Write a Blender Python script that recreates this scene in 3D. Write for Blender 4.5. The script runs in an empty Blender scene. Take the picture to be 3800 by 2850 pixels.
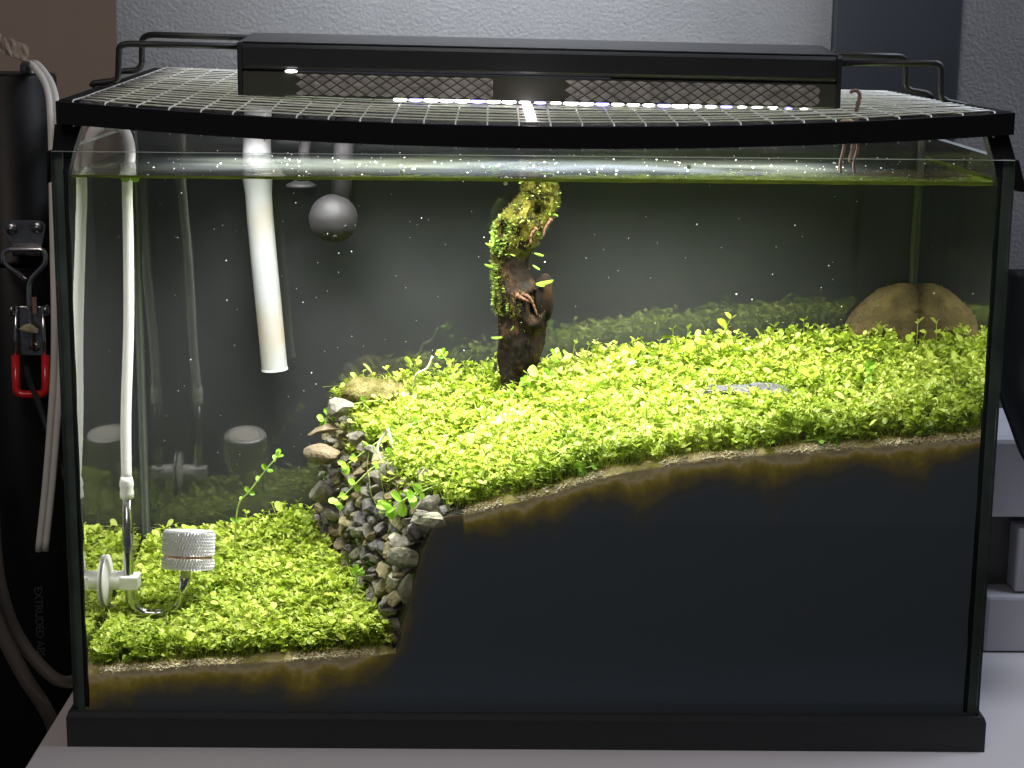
import bpy, math, random
import numpy as np
from mathutils import Vector, Matrix, noise as mnoise

S = bpy.context.scene
COL = S.collection
random.seed(7)
rng = np.random.default_rng(11)

# ------------------------------------------------------------------ camera
cd = bpy.data.cameras.new('camera'); cam = bpy.data.objects.new('camera', cd); COL.objects.link(cam)
right = Vector((0.99991334, -0.00848539, 0.01006534))
down = Vector((0.00810756, -0.20545978, -0.97863198))
fwd = Vector((0.0103721, 0.97862877, -0.20537318))
up = -down; back = -fwd
cam.matrix_world = Matrix(((right.x, up.x, back.x, -0.02436), (right.y, up.y, back.y, -1.12624),
                           (right.z, up.z, back.z, 0.4831), (0, 0, 0, 1)))
cd.sensor_width = 36.0; cd.lens = 63.47; cd.clip_start = 0.02; cd.clip_end = 60
S.camera = cam

# ------------------------------------------------------------------ world, lamps, exposure
W = bpy.data.worlds.new('World'); S.world = W; W.use_nodes = True
W.node_tree.nodes['Background'].inputs[0].default_value = (0.50, 0.56, 0.68, 1)
W.node_tree.nodes['Background'].inputs[1].default_value = 0.085
S.view_settings.view_transform = 'Standard'; S.view_settings.look = 'None'
S.view_settings.exposure = 0; S.view_settings.gamma = 1


def area(name, loc, target, sx, sy, power, color):
    l = bpy.data.lights.new(name, 'AREA'); l.shape = 'RECTANGLE'; l.size = sx; l.size_y = sy
    l.energy = power; l.color = color
    o = bpy.data.objects.new(name, l); COL.objects.link(o); o.location = loc
    o.rotation_euler = (Vector(target) - Vector(loc)).to_track_quat('-Z', 'Y').to_euler()
    return o


LED_POWER = 12.0
led_lamp = area('led_lamp', (-0.012, 0.115, 0.4145), (-0.016, 0.108, 0.0), 0.42, 0.075, LED_POWER, (1.0, 0.97, 0.95)); led_lamp.rotation_euler = (0, 0, 0); led_lamp.data.spread = math.radians(125)
area('room_lamp', (0.85, 0.10, 1.25), (0.1, -0.1, 0.0), 0.5, 0.5, 10.0, (0.80, 0.86, 1.0))
area('hall_lamp', (-0.5, -1.5, 1.7), (-0.3, 0.1, 0.2), 0.7, 0.7, 10.0, (1.0, 0.84, 0.74))
wl = area('wall_bounce_fill', (-0.02, -0.10, 1.05), (-0.03, 0.345, 0.56), 0.22, 0.08, 1.15, (0.95, 0.97, 1.0))  # unseen fill added for LED light bounced up onto the wall

wl.data.spread = math.radians(50)
c = S.cycles
c.use_denoising = True
c.max_bounces = 12; c.diffuse_bounces = 3; c.glossy_bounces = 5; c.transmission_bounces = 6
c.transparent_max_bounces = 40
c.caustics_reflective = True; c.caustics_refractive = False
c.sample_clamp_indirect = 4.0


# ------------------------------------------------------------------ helpers
def new_mat(name):
    m = bpy.data.materials.new(name); m.use_nodes = True
    return m, m.node_tree, m.node_tree.nodes['Principled BSDF']


def mat(name, col, rough=0.5, metal=0.0, var=0.0, vscale=40.0, bump=0.0, bscale=200.0, col2=None, spec=0.5,
        transl=0.0, coat=0.0, detail=5.0):
    m, t, b = new_mat(name)
    b.inputs['Roughness'].default_value = rough; b.inputs['Metallic'].default_value = metal
    b.inputs['Specular IOR Level'].default_value = spec
    b.inputs['Coat Weight'].default_value = coat
    b.inputs['Base Color'].default_value = (*col, 1)
    tc = t.nodes.new('ShaderNodeTexCoord')
    if var > 0 or col2:
        n = t.nodes.new('ShaderNodeTexNoise'); n.inputs['Scale'].default_value = vscale
        n.inputs['Detail'].default_value = detail
        t.links.new(tc.outputs['Object'], n.inputs['Vector'])
        r = t.nodes.new('ShaderNodeValToRGB')
        e = r.color_ramp.elements
        e[0].position = 0.34; e[1].position = 0.68
        if col2:
            e[0].color = (*col, 1); e[1].color = (*col2, 1)
        else:
            e[0].color = (*[x * (1 - var) for x in col], 1); e[1].color = (*[min(1, x * (1 + var)) for x in col], 1)
        t.links.new(n.outputs['Fac'], r.inputs['Fac']); t.links.new(r.outputs['Color'], b.inputs['Base Color'])
    if bump > 0:
        n2 = t.nodes.new('ShaderNodeTexNoise'); n2.inputs['Scale'].default_value = bscale
        n2.inputs['Detail'].default_value = 4
        t.links.new(tc.outputs['Object'], n2.inputs['Vector'])
        bp = t.nodes.new('ShaderNodeBump'); bp.inputs['Strength'].default_value = bump
        bp.inputs['Distance'].default_value = 0.002
        t.links.new(n2.outputs['Fac'], bp.inputs['Height']); t.links.new(bp.outputs['Normal'], b.inputs['Normal'])
    if transl > 0:
        tr = t.nodes.new('ShaderNodeBsdfTranslucent'); tr.inputs['Color'].default_value = (*col, 1)
        mx = t.nodes.new('ShaderNodeMixShader'); mx.inputs['Fac'].default_value = transl
        out = t.nodes['Material Output']
        t.links.new(b.outputs['BSDF'], mx.inputs[1]); t.links.new(tr.outputs['BSDF'], mx.inputs[2])
        t.links.new(mx.outputs['Shader'], out.inputs['Surface'])
    return m


def mesh(name, v, f, m=None, parent=None, smooth=False, mats=None, fm=None):
    me = bpy.data.meshes.new(name); me.from_pydata([tuple(p) for p in v], [], [tuple(q) for q in f])
    for mm in (mats or ([m] if m else [])):
        me.materials.append(mm)
    if fm is not None:
        me.polygons.foreach_set('material_index', np.asarray(fm, dtype=np.int32))
    if smooth:
        me.polygons.foreach_set('use_smooth', np.ones(len(me.polygons), dtype=bool))
    me.update()
    o = bpy.data.objects.new(name, me); COL.objects.link(o)
    if parent is not None:
        o.parent = parent
    return o


def thing(name, label, cat, group=None):
    o = bpy.data.objects.new(name, None); COL.objects.link(o); o.empty_display_size = 0.01
    return tag(o, label, cat, group)


def tag(o, label=None, cat=None, group=None, kind=None):
    if label: o['label'] = label
    if cat: o['category'] = cat
    if group: o['group'] = group
    if kind: o['kind'] = kind
    return o


class MB:
    def __init__(self): self.v = []; self.f = []; self.m = []
    def add(self, v, f, mi=0):
        k = len(self.v); self.v += [tuple(p) for p in v]; self.f += [tuple(i + k for i in q) for q in f]
        self.m += [mi] * len(f); return self
    def box(self, x0, x1, y0, y1, z0, z1, mi=0):
        v = [(x0, y0, z0), (x1, y0, z0), (x1, y1, z0), (x0, y1, z0), (x0, y0, z1), (x1, y0, z1), (x1, y1, z1), (x0, y1, z1)]
        return self.add(v, [(0, 3, 2, 1), (4, 5, 6, 7), (0, 1, 5, 4), (1, 2, 6, 5), (2, 3, 7, 6), (3, 0, 4, 7)], mi)
    def tube(self, pts, r, n=10, caps=True, mi=0, closed=False):
        P = [Vector(p) for p in pts]; N = len(P)
        rs = r if isinstance(r, (list, tuple, np.ndarray)) else [r] * N
        T = []
        for i in range(N):
            a = P[i - 1] if (i > 0 or closed) else P[0]; b = P[(i + 1) % N] if (i < N - 1 or closed) else P[-1]
            T.append((b - a).normalized())
        ref = Vector((0, 0, 1)) if abs(T[0].z) < 0.9 else Vector((0, 1, 0))
        u = T[0].cross(ref).normalized(); v = []; f = []
        for i in range(N):
            u = (u - T[i] * u.dot(T[i])).normalized(); w = T[i].cross(u)
            for k in range(n):
                a = 2 * math.pi * k / n
                v.append(P[i] + (u * math.cos(a) + w * math.sin(a)) * rs[i])
        R = N if closed else N - 1
        for i in range(R):
            j = (i + 1) % N
            for k in range(n):
                k2 = (k + 1) % n
                f.append((i * n + k, i * n + k2, j * n + k2, j * n + k))
        if caps and not closed:
            f.append(tuple(range(n - 1, -1, -1))); f.append(tuple((N - 1) * n + k for k in range(n)))
        return self.add(v, f, mi)
    def lathe(self, prof, origin=(0, 0, 0), axis=(0, 0, 1), n=32, mi=0):
        """prof: list of (radius, height along axis)"""
        q = Vector((0, 0, 1)).rotation_difference(Vector(axis).normalized()); O = Vector(origin)
        v = []; f = []
        for r, h in prof:
            for k in range(n):
                a = 2 * math.pi * k / n
                v.append(O + q @ Vector((r * math.cos(a), r * math.sin(a), h)))
        for i in range(len(prof) - 1):
            for k in range(n):
                k2 = (k + 1) % n
                f.append((i * n + k, i * n + k2, (i + 1) * n + k2, (i + 1) * n + k))
        f.append(tuple(range(n - 1, -1, -1))); f.append(tuple((len(prof) - 1) * n + k for k in range(n)))
        return self.add(v, f, mi)
    def build(self, name, m, parent=None, smooth=False, bevel=0.0, mats=None):
        o = mesh(name, self.v, self.f, m, parent, smooth, mats, self.m if mats else None)
        if bevel:
            b = o.modifiers.new('bevel', 'BEVEL'); b.width = bevel; b.segments = 2; b.limit_method = 'ANGLE'
        return o


def curve(pts, n=8):
    """Catmull-Rom through pts"""
    P = [np.array(p, float) for p in pts]; P = [2 * P[0] - P[1]] + P + [2 * P[-1] - P[-2]]
    out = []
    for i in range(1, len(P) - 2):
        for k in range(n):
            t = k / n
            out.append(tuple(0.5 * ((2 * P[i]) + (P[i + 1] - P[i - 1]) * t + (2 * P[i - 1] - 5 * P[i] + 4 * P[i + 1] - P[i + 2]) * t ** 2
                                    + (3 * P[i] - P[i - 1] - 3 * P[i + 1] + P[i + 2]) * t ** 3)))
    out.append(tuple(P[-2]))
    return out


def rounded(pts, r, n=5):
    """polyline with its corners rounded by about r"""
    P = [Vector(p) for p in pts]; out = [P[0]]
    for i in range(1, len(P) - 1):
        a = P[i - 1] - P[i]; b = P[i + 1] - P[i]; rr = min(r, a.length * .48, b.length * .48)
        A = P[i] + a.normalized() * rr; B = P[i] + b.normalized() * rr
        for k in range(n + 1):
            t = k / n; out.append(A * (1 - t) ** 2 + P[i] * 2 * t * (1 - t) + B * t * t)
    out.append(P[-1]); return out


_ico = {}
def ico(sub):
    if sub not in _ico:
        import bmesh
        bm = bmesh.new(); bmesh.ops.create_icosphere(bm, subdivisions=sub, radius=1)
        bm.verts.ensure_lookup_table()
        _ico[sub] = ([v.co.copy() for v in bm.verts], [tuple(v.index for v in f.verts) for f in bm.faces]); bm.free()
    return _ico[sub]


def rock_verts(sx, sy, sz, seed, sub=2, amp=0.22, freq=1.3, facet=0.0):
    V, F = ico(sub); off = Vector((seed * 3.71, seed * 1.93, seed * 5.17))
    out = []
    for p in V:
        d = 1 + amp * mnoise.noise(p * freq + off) * 1.6 + amp * .45 * mnoise.noise(p * freq * 3.1 + off)
        q = p * d
        if facet:   # chop with a few planes for an angular stone
            for k in range(6):
                nrm = Vector((mnoise.noise(off + Vector((k * 7.3, 0, 0))), mnoise.noise(off + Vector((0, k * 5.1, 3))),
                              mnoise.noise(off + Vector((2, 1, k * 9.7))))).normalized()
                h = 0.60 + 0.20 * mnoise.noise(off + Vector((k, k, k)) * 3)
                dd = q.dot(nrm)
                if dd > h: q = q - nrm * (dd - h) * facet
        out.append(Vector((q.x * sx, q.y * sy, q.z * sz)))
    return out, F


# ------------------------------------------------------------------ materials
M_black = mat('black_plastic', (0.012, 0.012, 0.013), 0.45, bump=0.1, bscale=900)
M_trim = mat('black_trim', (0.014, 0.016, 0.019), 0.55, bump=0.12, bscale=500)
M_lid = mat('black_lid_tape', (0.006, 0.006, 0.008), 0.7, spec=.2, bump=0.15, bscale=600)
M_abs = mat('black_abs', (0.005, 0.005, 0.0055), 0.45, spec=.22, bump=0.05, bscale=300)
M_wire = mat('galvanised_wire', (0.72, 0.73, 0.68), 0.4, 0.25, var=.12, vscale=300)
M_steel = mat('steel', (0.62, 0.62, 0.64), 0.16, 1.0, var=.1, vscale=150)
M_steel2 = mat('dull_steel', (0.34, 0.34, 0.34), 0.30, 1.0, var=.25, vscale=200, bump=.1)
M_alu = mat('knurled_aluminium', (0.72, 0.71, 0.75), 0.32, 0.75)
M_white = mat('white_plastic', (0.83, 0.82, 0.80), 0.42, var=.03, vscale=60)
M_tube = mat('silicone_tube', (0.92, 0.91, 0.90), 0.32, transl=0.12)
M_pipe = mat('white_pipe', (0.80, 0.80, 0.80), 0.4, var=0, vscale=35, transl=0.15)
M_cord = mat('white_cord', (0.66, 0.65, 0.61), 0.45, var=.05, vscale=80)
M_table = mat('white_table', (0.64, 0.62, 0.63), 0.30, var=.02, vscale=12)
M_wall = mat('grey_wall', (0.20, 0.21, 0.222), 0.5, bump=0.5, bscale=330, var=.12, vscale=7, spec=.35)
M_far = mat('beige_wall', (0.52, 0.44, 0.37), 0.8, bump=.2, bscale=120, var=.05, vscale=5)
M_floor = mat('dark_floor', (0.035, 0.030, 0.026), 0.6, var=.2, vscale=10)
M_post = mat('dark_post', (0.030, 0.036, 0.046), 0.45, bump=.1, bscale=300)
M_red = mat('red_grip', (0.62, 0.012, 0.014), 0.28, coat=.3)
M_ball = mat('grey_print', (0.019, 0.018, 0.0195), 0.6, spec=.2, var=.15, vscale=30)
M_clearhose = mat('smoky_hose', (0.10, 0.085, 0.075), 0.22, spec=.7, var=.15, vscale=20)
M_tape = mat('tan_tape', (0.22, 0.17, 0.13), 0.6, var=.15, vscale=30)
M_pink = mat('pink_root', (0.20, 0.13, 0.105), 0.5, var=.2, vscale=200, bump=.4, bscale=500)
M_tan = mat('tan_clump', (0.46, 0.34, 0.22), 0.7, var=.3, vscale=150, bump=.6, bscale=300)
M_bag = mat('navy_bag', (0.014, 0.016, 0.026), 0.42, bump=.35, bscale=60)
M_pipe_edge = mat('piping', (0.30, 0.30, 0.35), 0.35)
M_device = mat('device_white', (0.52, 0.52, 0.56), 0.45, var=.04, vscale=20)
M_device_dark = mat('device_recess', (0.10, 0.10, 0.10), 0.6)
M_silicone = mat('black_silicone', (0.010, 0.012, 0.012), 0.35, bump=.2, bscale=120)
M_edge = mat('glass_edge', (0.085, 0.115, 0.105), 0.15, var=.35, vscale=30)
M_letter = mat('grey_print_letters', (0.075, 0.072, 0.070), 0.6)
M_nutpaste = mat('dried_paste', (0.48, 0.42, 0.27), 0.8, var=.2, vscale=150, bump=.6, bscale=300)


def glassmat(name, ior, tint, rough=0.01, refr=0.0, bump=0.0, bscale=60, mirror=None, stretch=None):
    m = bpy.data.materials.new(name); m.use_nodes = True; t = m.node_tree
    t.nodes.remove(t.nodes['Principled BSDF']); out = t.nodes['Material Output']
    tr = t.nodes.new('ShaderNodeBsdfTransparent'); tr.inputs['Color'].default_value = (*tint, 1)
    gl = t.nodes.new('ShaderNodeBsdfGlossy'); gl.inputs['Roughness'].default_value = rough
    gl.inputs['Color'].default_value = (1, 1, 1, 1)
    mx = t.nodes.new('ShaderNodeMixShader')
    if mirror is None:
        fr = t.nodes.new('ShaderNodeFresnel'); fr.inputs['IOR'].default_value = ior
        t.links.new(fr.outputs['Fac'], mx.inputs['Fac'])
    else:
        mx.inputs['Fac'].default_value = mirror
    src = tr
    if refr > 0:
        rf = t.nodes.new('ShaderNodeBsdfRefraction'); rf.inputs['IOR'].default_value = ior
        rf.inputs['Roughness'].default_value = 0.02; rf.inputs['Color'].default_value = (*tint, 1)
        m2 = t.nodes.new('ShaderNodeMixShader'); m2.inputs['Fac'].default_value = refr
        t.links.new(tr.outputs[0], m2.inputs[1]); t.links.new(rf.outputs[0], m2.inputs[2]); src = m2
    t.links.new(src.outputs[0], mx.inputs[1]); t.links.new(gl.outputs[0], mx.inputs[2])
    t.links.new(mx.outputs[0], out.inputs['Surface'])
    if bump > 0:
        tc = t.nodes.new('ShaderNodeTexCoord'); n = t.nodes.new('ShaderNodeTexNoise'); n.inputs['Scale'].default_value = bscale
        n.inputs['Detail'].default_value = 3
        mp = t.nodes.new('ShaderNodeMapping')
        if stretch: mp.inputs['Scale'].default_value = stretch
        t.links.new(tc.outputs['Object'], mp.inputs['Vector']); t.links.new(mp.outputs['Vector'], n.inputs['Vector'])
        bp = t.nodes.new('ShaderNodeBump'); bp.inputs['Strength'].default_value = bump; bp.inputs['Distance'].default_value = 0.001
        t.links.new(n.outputs['Fac'], bp.inputs['Height'])
        t.links.new(bp.outputs['Normal'], gl.inputs['Normal'])
        if refr > 0: t.links.new(bp.outputs['Normal'], rf.inputs['Normal'])
    return m


M_front = glassmat('front_glass', 1.27, (0.985, 0.995, 0.985))
M_glass = glassmat('clear_glass', 1.45, (0.985, 0.995, 0.985))
M_wet = glassmat('wet_glass', 1.45, (0.6, 0.7, 0.65), rough=0.012, mirror=0.86, bump=.05, bscale=25)
def biofilm(m):
    t = m.node_tree; out = t.nodes['Material Output']; src = out.inputs['Surface'].links[0].from_socket
    df_ = t.nodes.new('ShaderNodeBsdfDiffuse')
    tc = t.nodes.new('ShaderNodeTexCoord'); n = t.nodes.new('ShaderNodeTexNoise'); n.inputs['Scale'].default_value = 14; n.inputs['Detail'].default_value = 7
    mp = t.nodes.new('ShaderNodeMapping'); mp.inputs['Scale'].default_value = (1, 2.2, 1)
    t.links.new(tc.outputs['Object'], mp.inputs['Vector']); t.links.new(mp.outputs['Vector'], n.inputs['Vector'])
    r = t.nodes.new('ShaderNodeMapRange'); r.inputs['From Min'].default_value = .32; r.inputs['From Max'].default_value = .78
    r.inputs['To Min'].default_value = .003; r.inputs['To Max'].default_value = .015
    t.links.new(n.outputs['Fac'], r.inputs['Value'])
    n2 = t.nodes.new('ShaderNodeTexNoise'); n2.inputs['Scale'].default_value = 5; n2.inputs['Detail'].default_value = 3
    t.links.new(tc.outputs['Object'], n2.inputs['Vector'])
    cr = t.nodes.new('ShaderNodeValToRGB'); cr.color_ramp.elements[0].position = .4; cr.color_ramp.elements[1].position = .62
    cr.color_ramp.elements[0].color = (.62, .72, .82, 1); cr.color_ramp.elements[1].color = (.70, .78, .55, 1)
    t.links.new(n2.outputs['Fac'], cr.inputs['Fac']); t.links.new(cr.outputs['Color'], df_.inputs['Color'])
    mx = t.nodes.new('ShaderNodeMixShader'); t.links.new(r.outputs['Result'], mx.inputs['Fac'])
    t.links.new(src, mx.inputs[1]); t.links.new(df_.outputs[0], mx.inputs[2]); t.links.new(mx.outputs[0], out.inputs['Surface'])
M_water = glassmat('water_surface', 1.33, (0.97, 0.99, 0.97), rough=0.03, refr=0.68, bump=0.45, bscale=50, stretch=(1, 1.6, 1))

biofilm(M_water)

# back glass, black film behind: a dark diffuse seen through a glossy sheet, lightened to carry the lit haze of the water
m, t, b = new_mat('black_backed_glass'); M_back = m
b.inputs['Roughness'].default_value = 0.9; b.inputs['Specular IOR Level'].default_value = 0.0
tc = t.nodes.new('ShaderNodeTexCoord'); n = t.nodes.new('ShaderNodeTexNoise'); n.inputs['Scale'].default_value = 7; n.inputs['Detail'].default_value = 6
t.links.new(tc.outputs['Object'], n.inputs['Vector'])
r = t.nodes.new('ShaderNodeValToRGB'); r.color_ramp.elements[0].position = .3; r.color_ramp.elements[1].position = .75
r.color_ramp.elements[0].color = (.028, .030, .029, 1); r.color_ramp.elements[1].color = (.048, .049, .053, 1)
t.links.new(n.outputs['Fac'], r.inputs['Fac']); t.links.new(r.outputs['Color'], b.inputs['Base Color'])
gl = t.nodes.new('ShaderNodeBsdfGlossy'); gl.inputs['Roughness'].default_value = 0.02
mx = t.nodes.new('ShaderNodeMixShader'); mx.inputs['Fac'].default_value = 0.095
t.links.new(b.outputs[0], mx.inputs[1]); t.links.new(gl.outputs[0], mx.inputs[2]); t.links.new(mx.outputs[0], t.nodes['Material Output'].inputs['Surface'])


def leafmat(name, c1, c2, c3, transl=0.35):
    m, t, b = new_mat(name)
    b.inputs['Roughness'].default_value = 0.45; b.inputs['Specular IOR Level'].default_value = 0.35
    at = t.nodes.new('ShaderNodeAttribute'); at.attribute_name = 'tint'
    r = t.nodes.new('ShaderNodeValToRGB'); r.color_ramp.elements[0].color = (*c1, 1); r.color_ramp.elements[1].color = (*c3, 1)
    e = r.color_ramp.elements.new(0.5); e.color = (*c2, 1)
    t.links.new(at.outputs['Fac'], r.inputs['Fac']); t.links.new(r.outputs['Color'], b.inputs['Base Color'])
    tr = t.nodes.new('ShaderNodeBsdfTranslucent'); t.links.new(r.outputs['Color'], tr.inputs['Color'])
    mx = t.nodes.new('ShaderNodeMixShader'); mx.inputs['Fac'].default_value = transl
    t.links.new(b.outputs[0], mx.inputs[1]); t.links.new(tr.outputs[0], mx.inputs[2])
    t.links.new(mx.outputs[0], t.nodes['Material Output'].inputs['Surface'])
    return m


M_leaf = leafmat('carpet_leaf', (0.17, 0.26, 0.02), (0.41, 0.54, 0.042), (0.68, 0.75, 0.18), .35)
M_fern = leafmat('fern_leaf', (0.14, 0.26, 0.03), (0.26, 0.40, 0.06), (0.42, 0.52, 0.16))
M_bigleaf = mat('sprig_leaf', (0.30, 0.54, 0.05), 0.4, var=.25, vscale=120, transl=.35)
M_stem = mat('sprig_stem', (0.42, 0.56, 0.12), 0.5, transl=.2)
M_root = mat('pale_root', (0.62, 0.60, 0.42), 0.6, transl=.2)
M_stone = [mat('stone_grey', (0.125, 0.115, 0.095), 0.85, col2=(0.24, 0.22, 0.17), vscale=110, bump=.8, bscale=260),
           mat('stone_brown', (0.105, 0.080, 0.048), 0.85, col2=(0.20, 0.155, 0.09), vscale=90, bump=.8, bscale=260),
           mat('stone_dark', (0.060, 0.057, 0.055), 0.8, col2=(0.13, 0.12, 0.11), vscale=120, bump=.7, bscale=260),
           mat('stone_olive', (0.14, 0.125, 0.05), 0.9, col2=(0.24, 0.21, 0.12), vscale=130, bump=.9, bscale=320),
           mat('stone_pale', (0.24, 0.25, 0.17), 0.85, col2=(0.44, 0.41, 0.31), vscale=150, bump=.8, bscale=300)]
M_mossrock = mat('mossy_rock', (0.09, 0.085, 0.018), 0.95, spec=.2, col2=(0.24, 0.20, 0.085), vscale=90, bump=1, bscale=500)
M_bigrock = mat('brown_rock', (0.060, 0.044, 0.022), 0.95, spec=.2, col2=(0.15, 0.115, 0.045), vscale=60, bump=1, bscale=240)

# ------------------------------------------------------------------ setting: table, walls, floor
tb = thing('table', 'white table under the aquarium with its left edge bare', 'table')
MB().box(-0.324, 0.95, -0.062, 0.343, -0.03, 0.0).build('table_top', M_table, tb, bevel=.002)
for x in (-0.285, 0.91):
    for y in (-0.03, 0.31):
        MB().box(x - .025, x + .025, y - .025, y + .025, -0.72, -0.03).build('leg', M_table, tb)
tag(mesh('floor', [(-4, -3, -.72), (4, -3, -.72), (4, 4, -.72), (-4, 4, -.72)], [(0, 1, 2, 3)], M_floor), kind='structure')
tag(MB().box(-0.3272, 1.6, 0.345, 0.46, -0.72, 2.3).build('wall', M_wall), kind='structure')
tag(MB().box(-2.2, -0.20, 0.86, 0.96, -0.72, 2.3).build('wall', M_far), kind='structure')
po = MB().box(0.2435, 0.3470, 0.3360, 0.3448, 0.004, 1.3).build('upright_post', M_post, bevel=.003)
tag(po, 'tall flat dark navy upright standing behind the right end of the lamp', 'post')

# ------------------------------------------------------------------ aquarium
TZ, WZ, H, D = 0.0239, 0.3762, 0.3914, 0.2300
aq = thing('aquarium', 'rimless glass aquarium with black base trim and black back, planted with a bright green carpet', 'aquarium')
B = MB()
prof = [(0.0042, 0.0), (0.0042, 0.0205), (0.0030, 0.0239), (-0.001, 0.0239), (-0.001, 0.0)]
for (o_, z) in prof: pass
ring = lambda o_, z: [(-.300 - o_, -o_, z), (.300 + o_, -o_, z), (.300 + o_, D + .006 + o_, z), (-.300 - o_, D + .006 + o_, z)]
v = []; f = []
for o_, z in prof: v += ring(o_, z)
for i in range(len(prof) - 1):
    for k in range(4): f.append((i * 4 + k, i * 4 + (k + 1) % 4, (i + 1) * 4 + (k + 1) % 4, (i + 1) * 4 + k))
mesh('base_trim', v, f, M_trim, aq)
MB().box(-.2995, .2995, 0.0005, D + .0055, .010, .0180).build('bottom_pane', M_trim, aq)
# front pane: faces clear, rims green
v = [(-.3, 0, TZ - .004), (.3, 0, TZ - .004), (.3, .006, TZ - .004), (-.3, .006, TZ - .004), (-.3, 0, H), (.3, 0, H), (.3, .006, H), (-.3, .006, H)]
fc = [(0, 3, 2, 1), (4, 5, 6, 7), (0, 1, 5, 4), (1, 2, 6, 5), (2, 3, 7, 6), (3, 0, 4, 7)]
M_rim = mat('polished_rim', (0.55, 0.62, 0.58), 0.2, spec=.8)
mesh('front_pane', v, fc, None, aq, mats=[M_front, M_edge, M_rim], fm=[1, 2, 0, 1, 0, 1])
for s, nm in ((-1, 'side_pane'), (1, 'side_pane')):
    xi, xo = s * .294, s * .300
    y0, y1 = .0062, D
    v = [(xi, y0, TZ - .004), (xi, y1, TZ - .004), (xi, y1, WZ), (xi, y0, WZ), (xi, y1, H), (xi, y0, H),
         (xo, y0, TZ - .004), (xo, y1, TZ - .004), (xo, y1, H), (xo, y0, H)]
    fcs = [(0, 1, 2, 3), (3, 2, 4, 5), (6, 7, 8, 9), (5, 4, 8, 9), (0, 3, 5, 9, 6), (1, 7, 8, 4, 2), (0, 1, 7, 6)]
    mesh(nm, v, fcs, None, aq, mats=[M_wet, M_glass, M_edge, M_rim], fm=[0, 1, 1, 3, 2, 2, 2])
    # black silicone bead in the front corner, swelling and thinning a little
    sv = []; sf = []
    N = 30
    for i in range(N + 1):
        z = TZ + (WZ + .004 - TZ) * i / N
        w = .0030 + .0010 * mnoise.noise(Vector((0, s * 3, i * .45)))
        sv += [(xi, .0063, z), (xi - s * w, .0063, z), (xi - s * w * .4, .0063 + w * .5, z), (xi, .0063 + w, z)]
    for i in range(N):
        for k in range(4): sf.append((i * 4 + k, i * 4 + (k + 1) % 4, i * 4 + 4 + (k + 1) % 4, i * 4 + 4 + k))
    mesh('silicone_bead', sv, sf, M_silicone, aq, smooth=True)
    sv = []; sf = []
    for i in range(N + 1):
        z = TZ + (H - TZ) * i / N
        w = .0035 + .0006 * mnoise.noise(Vector((5, s * 3, i * .45)))
        sv += [(xi, D - .0003, z), (xi - s * w, D - .0003, z), (xi, D - w, z)]
    for i in range(N):
        for k in range(3): sf.append((i * 3 + k, i * 3 + (k + 1) % 3, i * 3 + 3 + (k + 1) % 3, i * 3 + 3 + k))
    mesh('silicone_bead', sv, sf, mat('clear_silicone', (0.10, 0.11, 0.10), 0.3), aq, smooth=True)
MB().box(-.300, .300, D + .0004, D + .006, TZ - .004, H).build('back_pane', M_back, aq)

MB().box(-.298, .298, D + .0064, D + .0080, TZ + .001, .4125).build('background_sheet', mat('background_sheet', (.016, .016, .017), .8, spec=.2), aq)

# water sheet with small ripples and a meniscus against the panes
nx, ny = 120, 60
xs = np.linspace(-.2938, .2938, nx); ys = np.linspace(.0064, D - .0002, ny)
v = []
for yy in ys:
    for xx in xs:
        e = min(xx + .2940, .2940 - xx, yy - .0062, D - yy)
        v.append((xx, yy, WZ - .0012 + .0012 * math.exp(-e / .0012)))
f = [(j * nx + i, j * nx + i + 1, (j + 1) * nx + i + 1, (j + 1) * nx + i) for j in range(ny - 1) for i in range(nx - 1)]
water = tag(mesh('water', v, f, M_water, smooth=True), kind='structure')

# green strip painted as the carpet refracted in the meniscus along the front waterline
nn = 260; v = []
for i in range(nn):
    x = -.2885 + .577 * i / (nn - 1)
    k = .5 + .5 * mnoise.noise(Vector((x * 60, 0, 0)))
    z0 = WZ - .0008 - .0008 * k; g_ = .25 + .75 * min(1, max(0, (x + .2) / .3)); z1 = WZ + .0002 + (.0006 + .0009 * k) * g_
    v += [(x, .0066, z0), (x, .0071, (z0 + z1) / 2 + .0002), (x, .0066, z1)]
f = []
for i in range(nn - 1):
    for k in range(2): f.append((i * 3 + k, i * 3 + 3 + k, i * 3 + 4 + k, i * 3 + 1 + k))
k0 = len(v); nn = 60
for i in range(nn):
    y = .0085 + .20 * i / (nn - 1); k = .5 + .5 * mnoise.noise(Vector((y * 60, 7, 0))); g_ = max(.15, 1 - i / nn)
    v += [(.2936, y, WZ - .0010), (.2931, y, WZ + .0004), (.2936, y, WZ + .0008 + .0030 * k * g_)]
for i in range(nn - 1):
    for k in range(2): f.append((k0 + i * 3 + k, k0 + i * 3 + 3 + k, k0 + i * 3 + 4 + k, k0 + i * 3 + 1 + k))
M_waterline = mat('waterline_green', (0.17, 0.21, 0.025), 0.8, var=.5, vscale=60, transl=.4)
tag(mesh('waterline_green', v, f, M_waterline), 'thin yellow green waterline strip, refracted carpet colour at the front, algae on the right glass', 'algae', kind='stuff')

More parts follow.
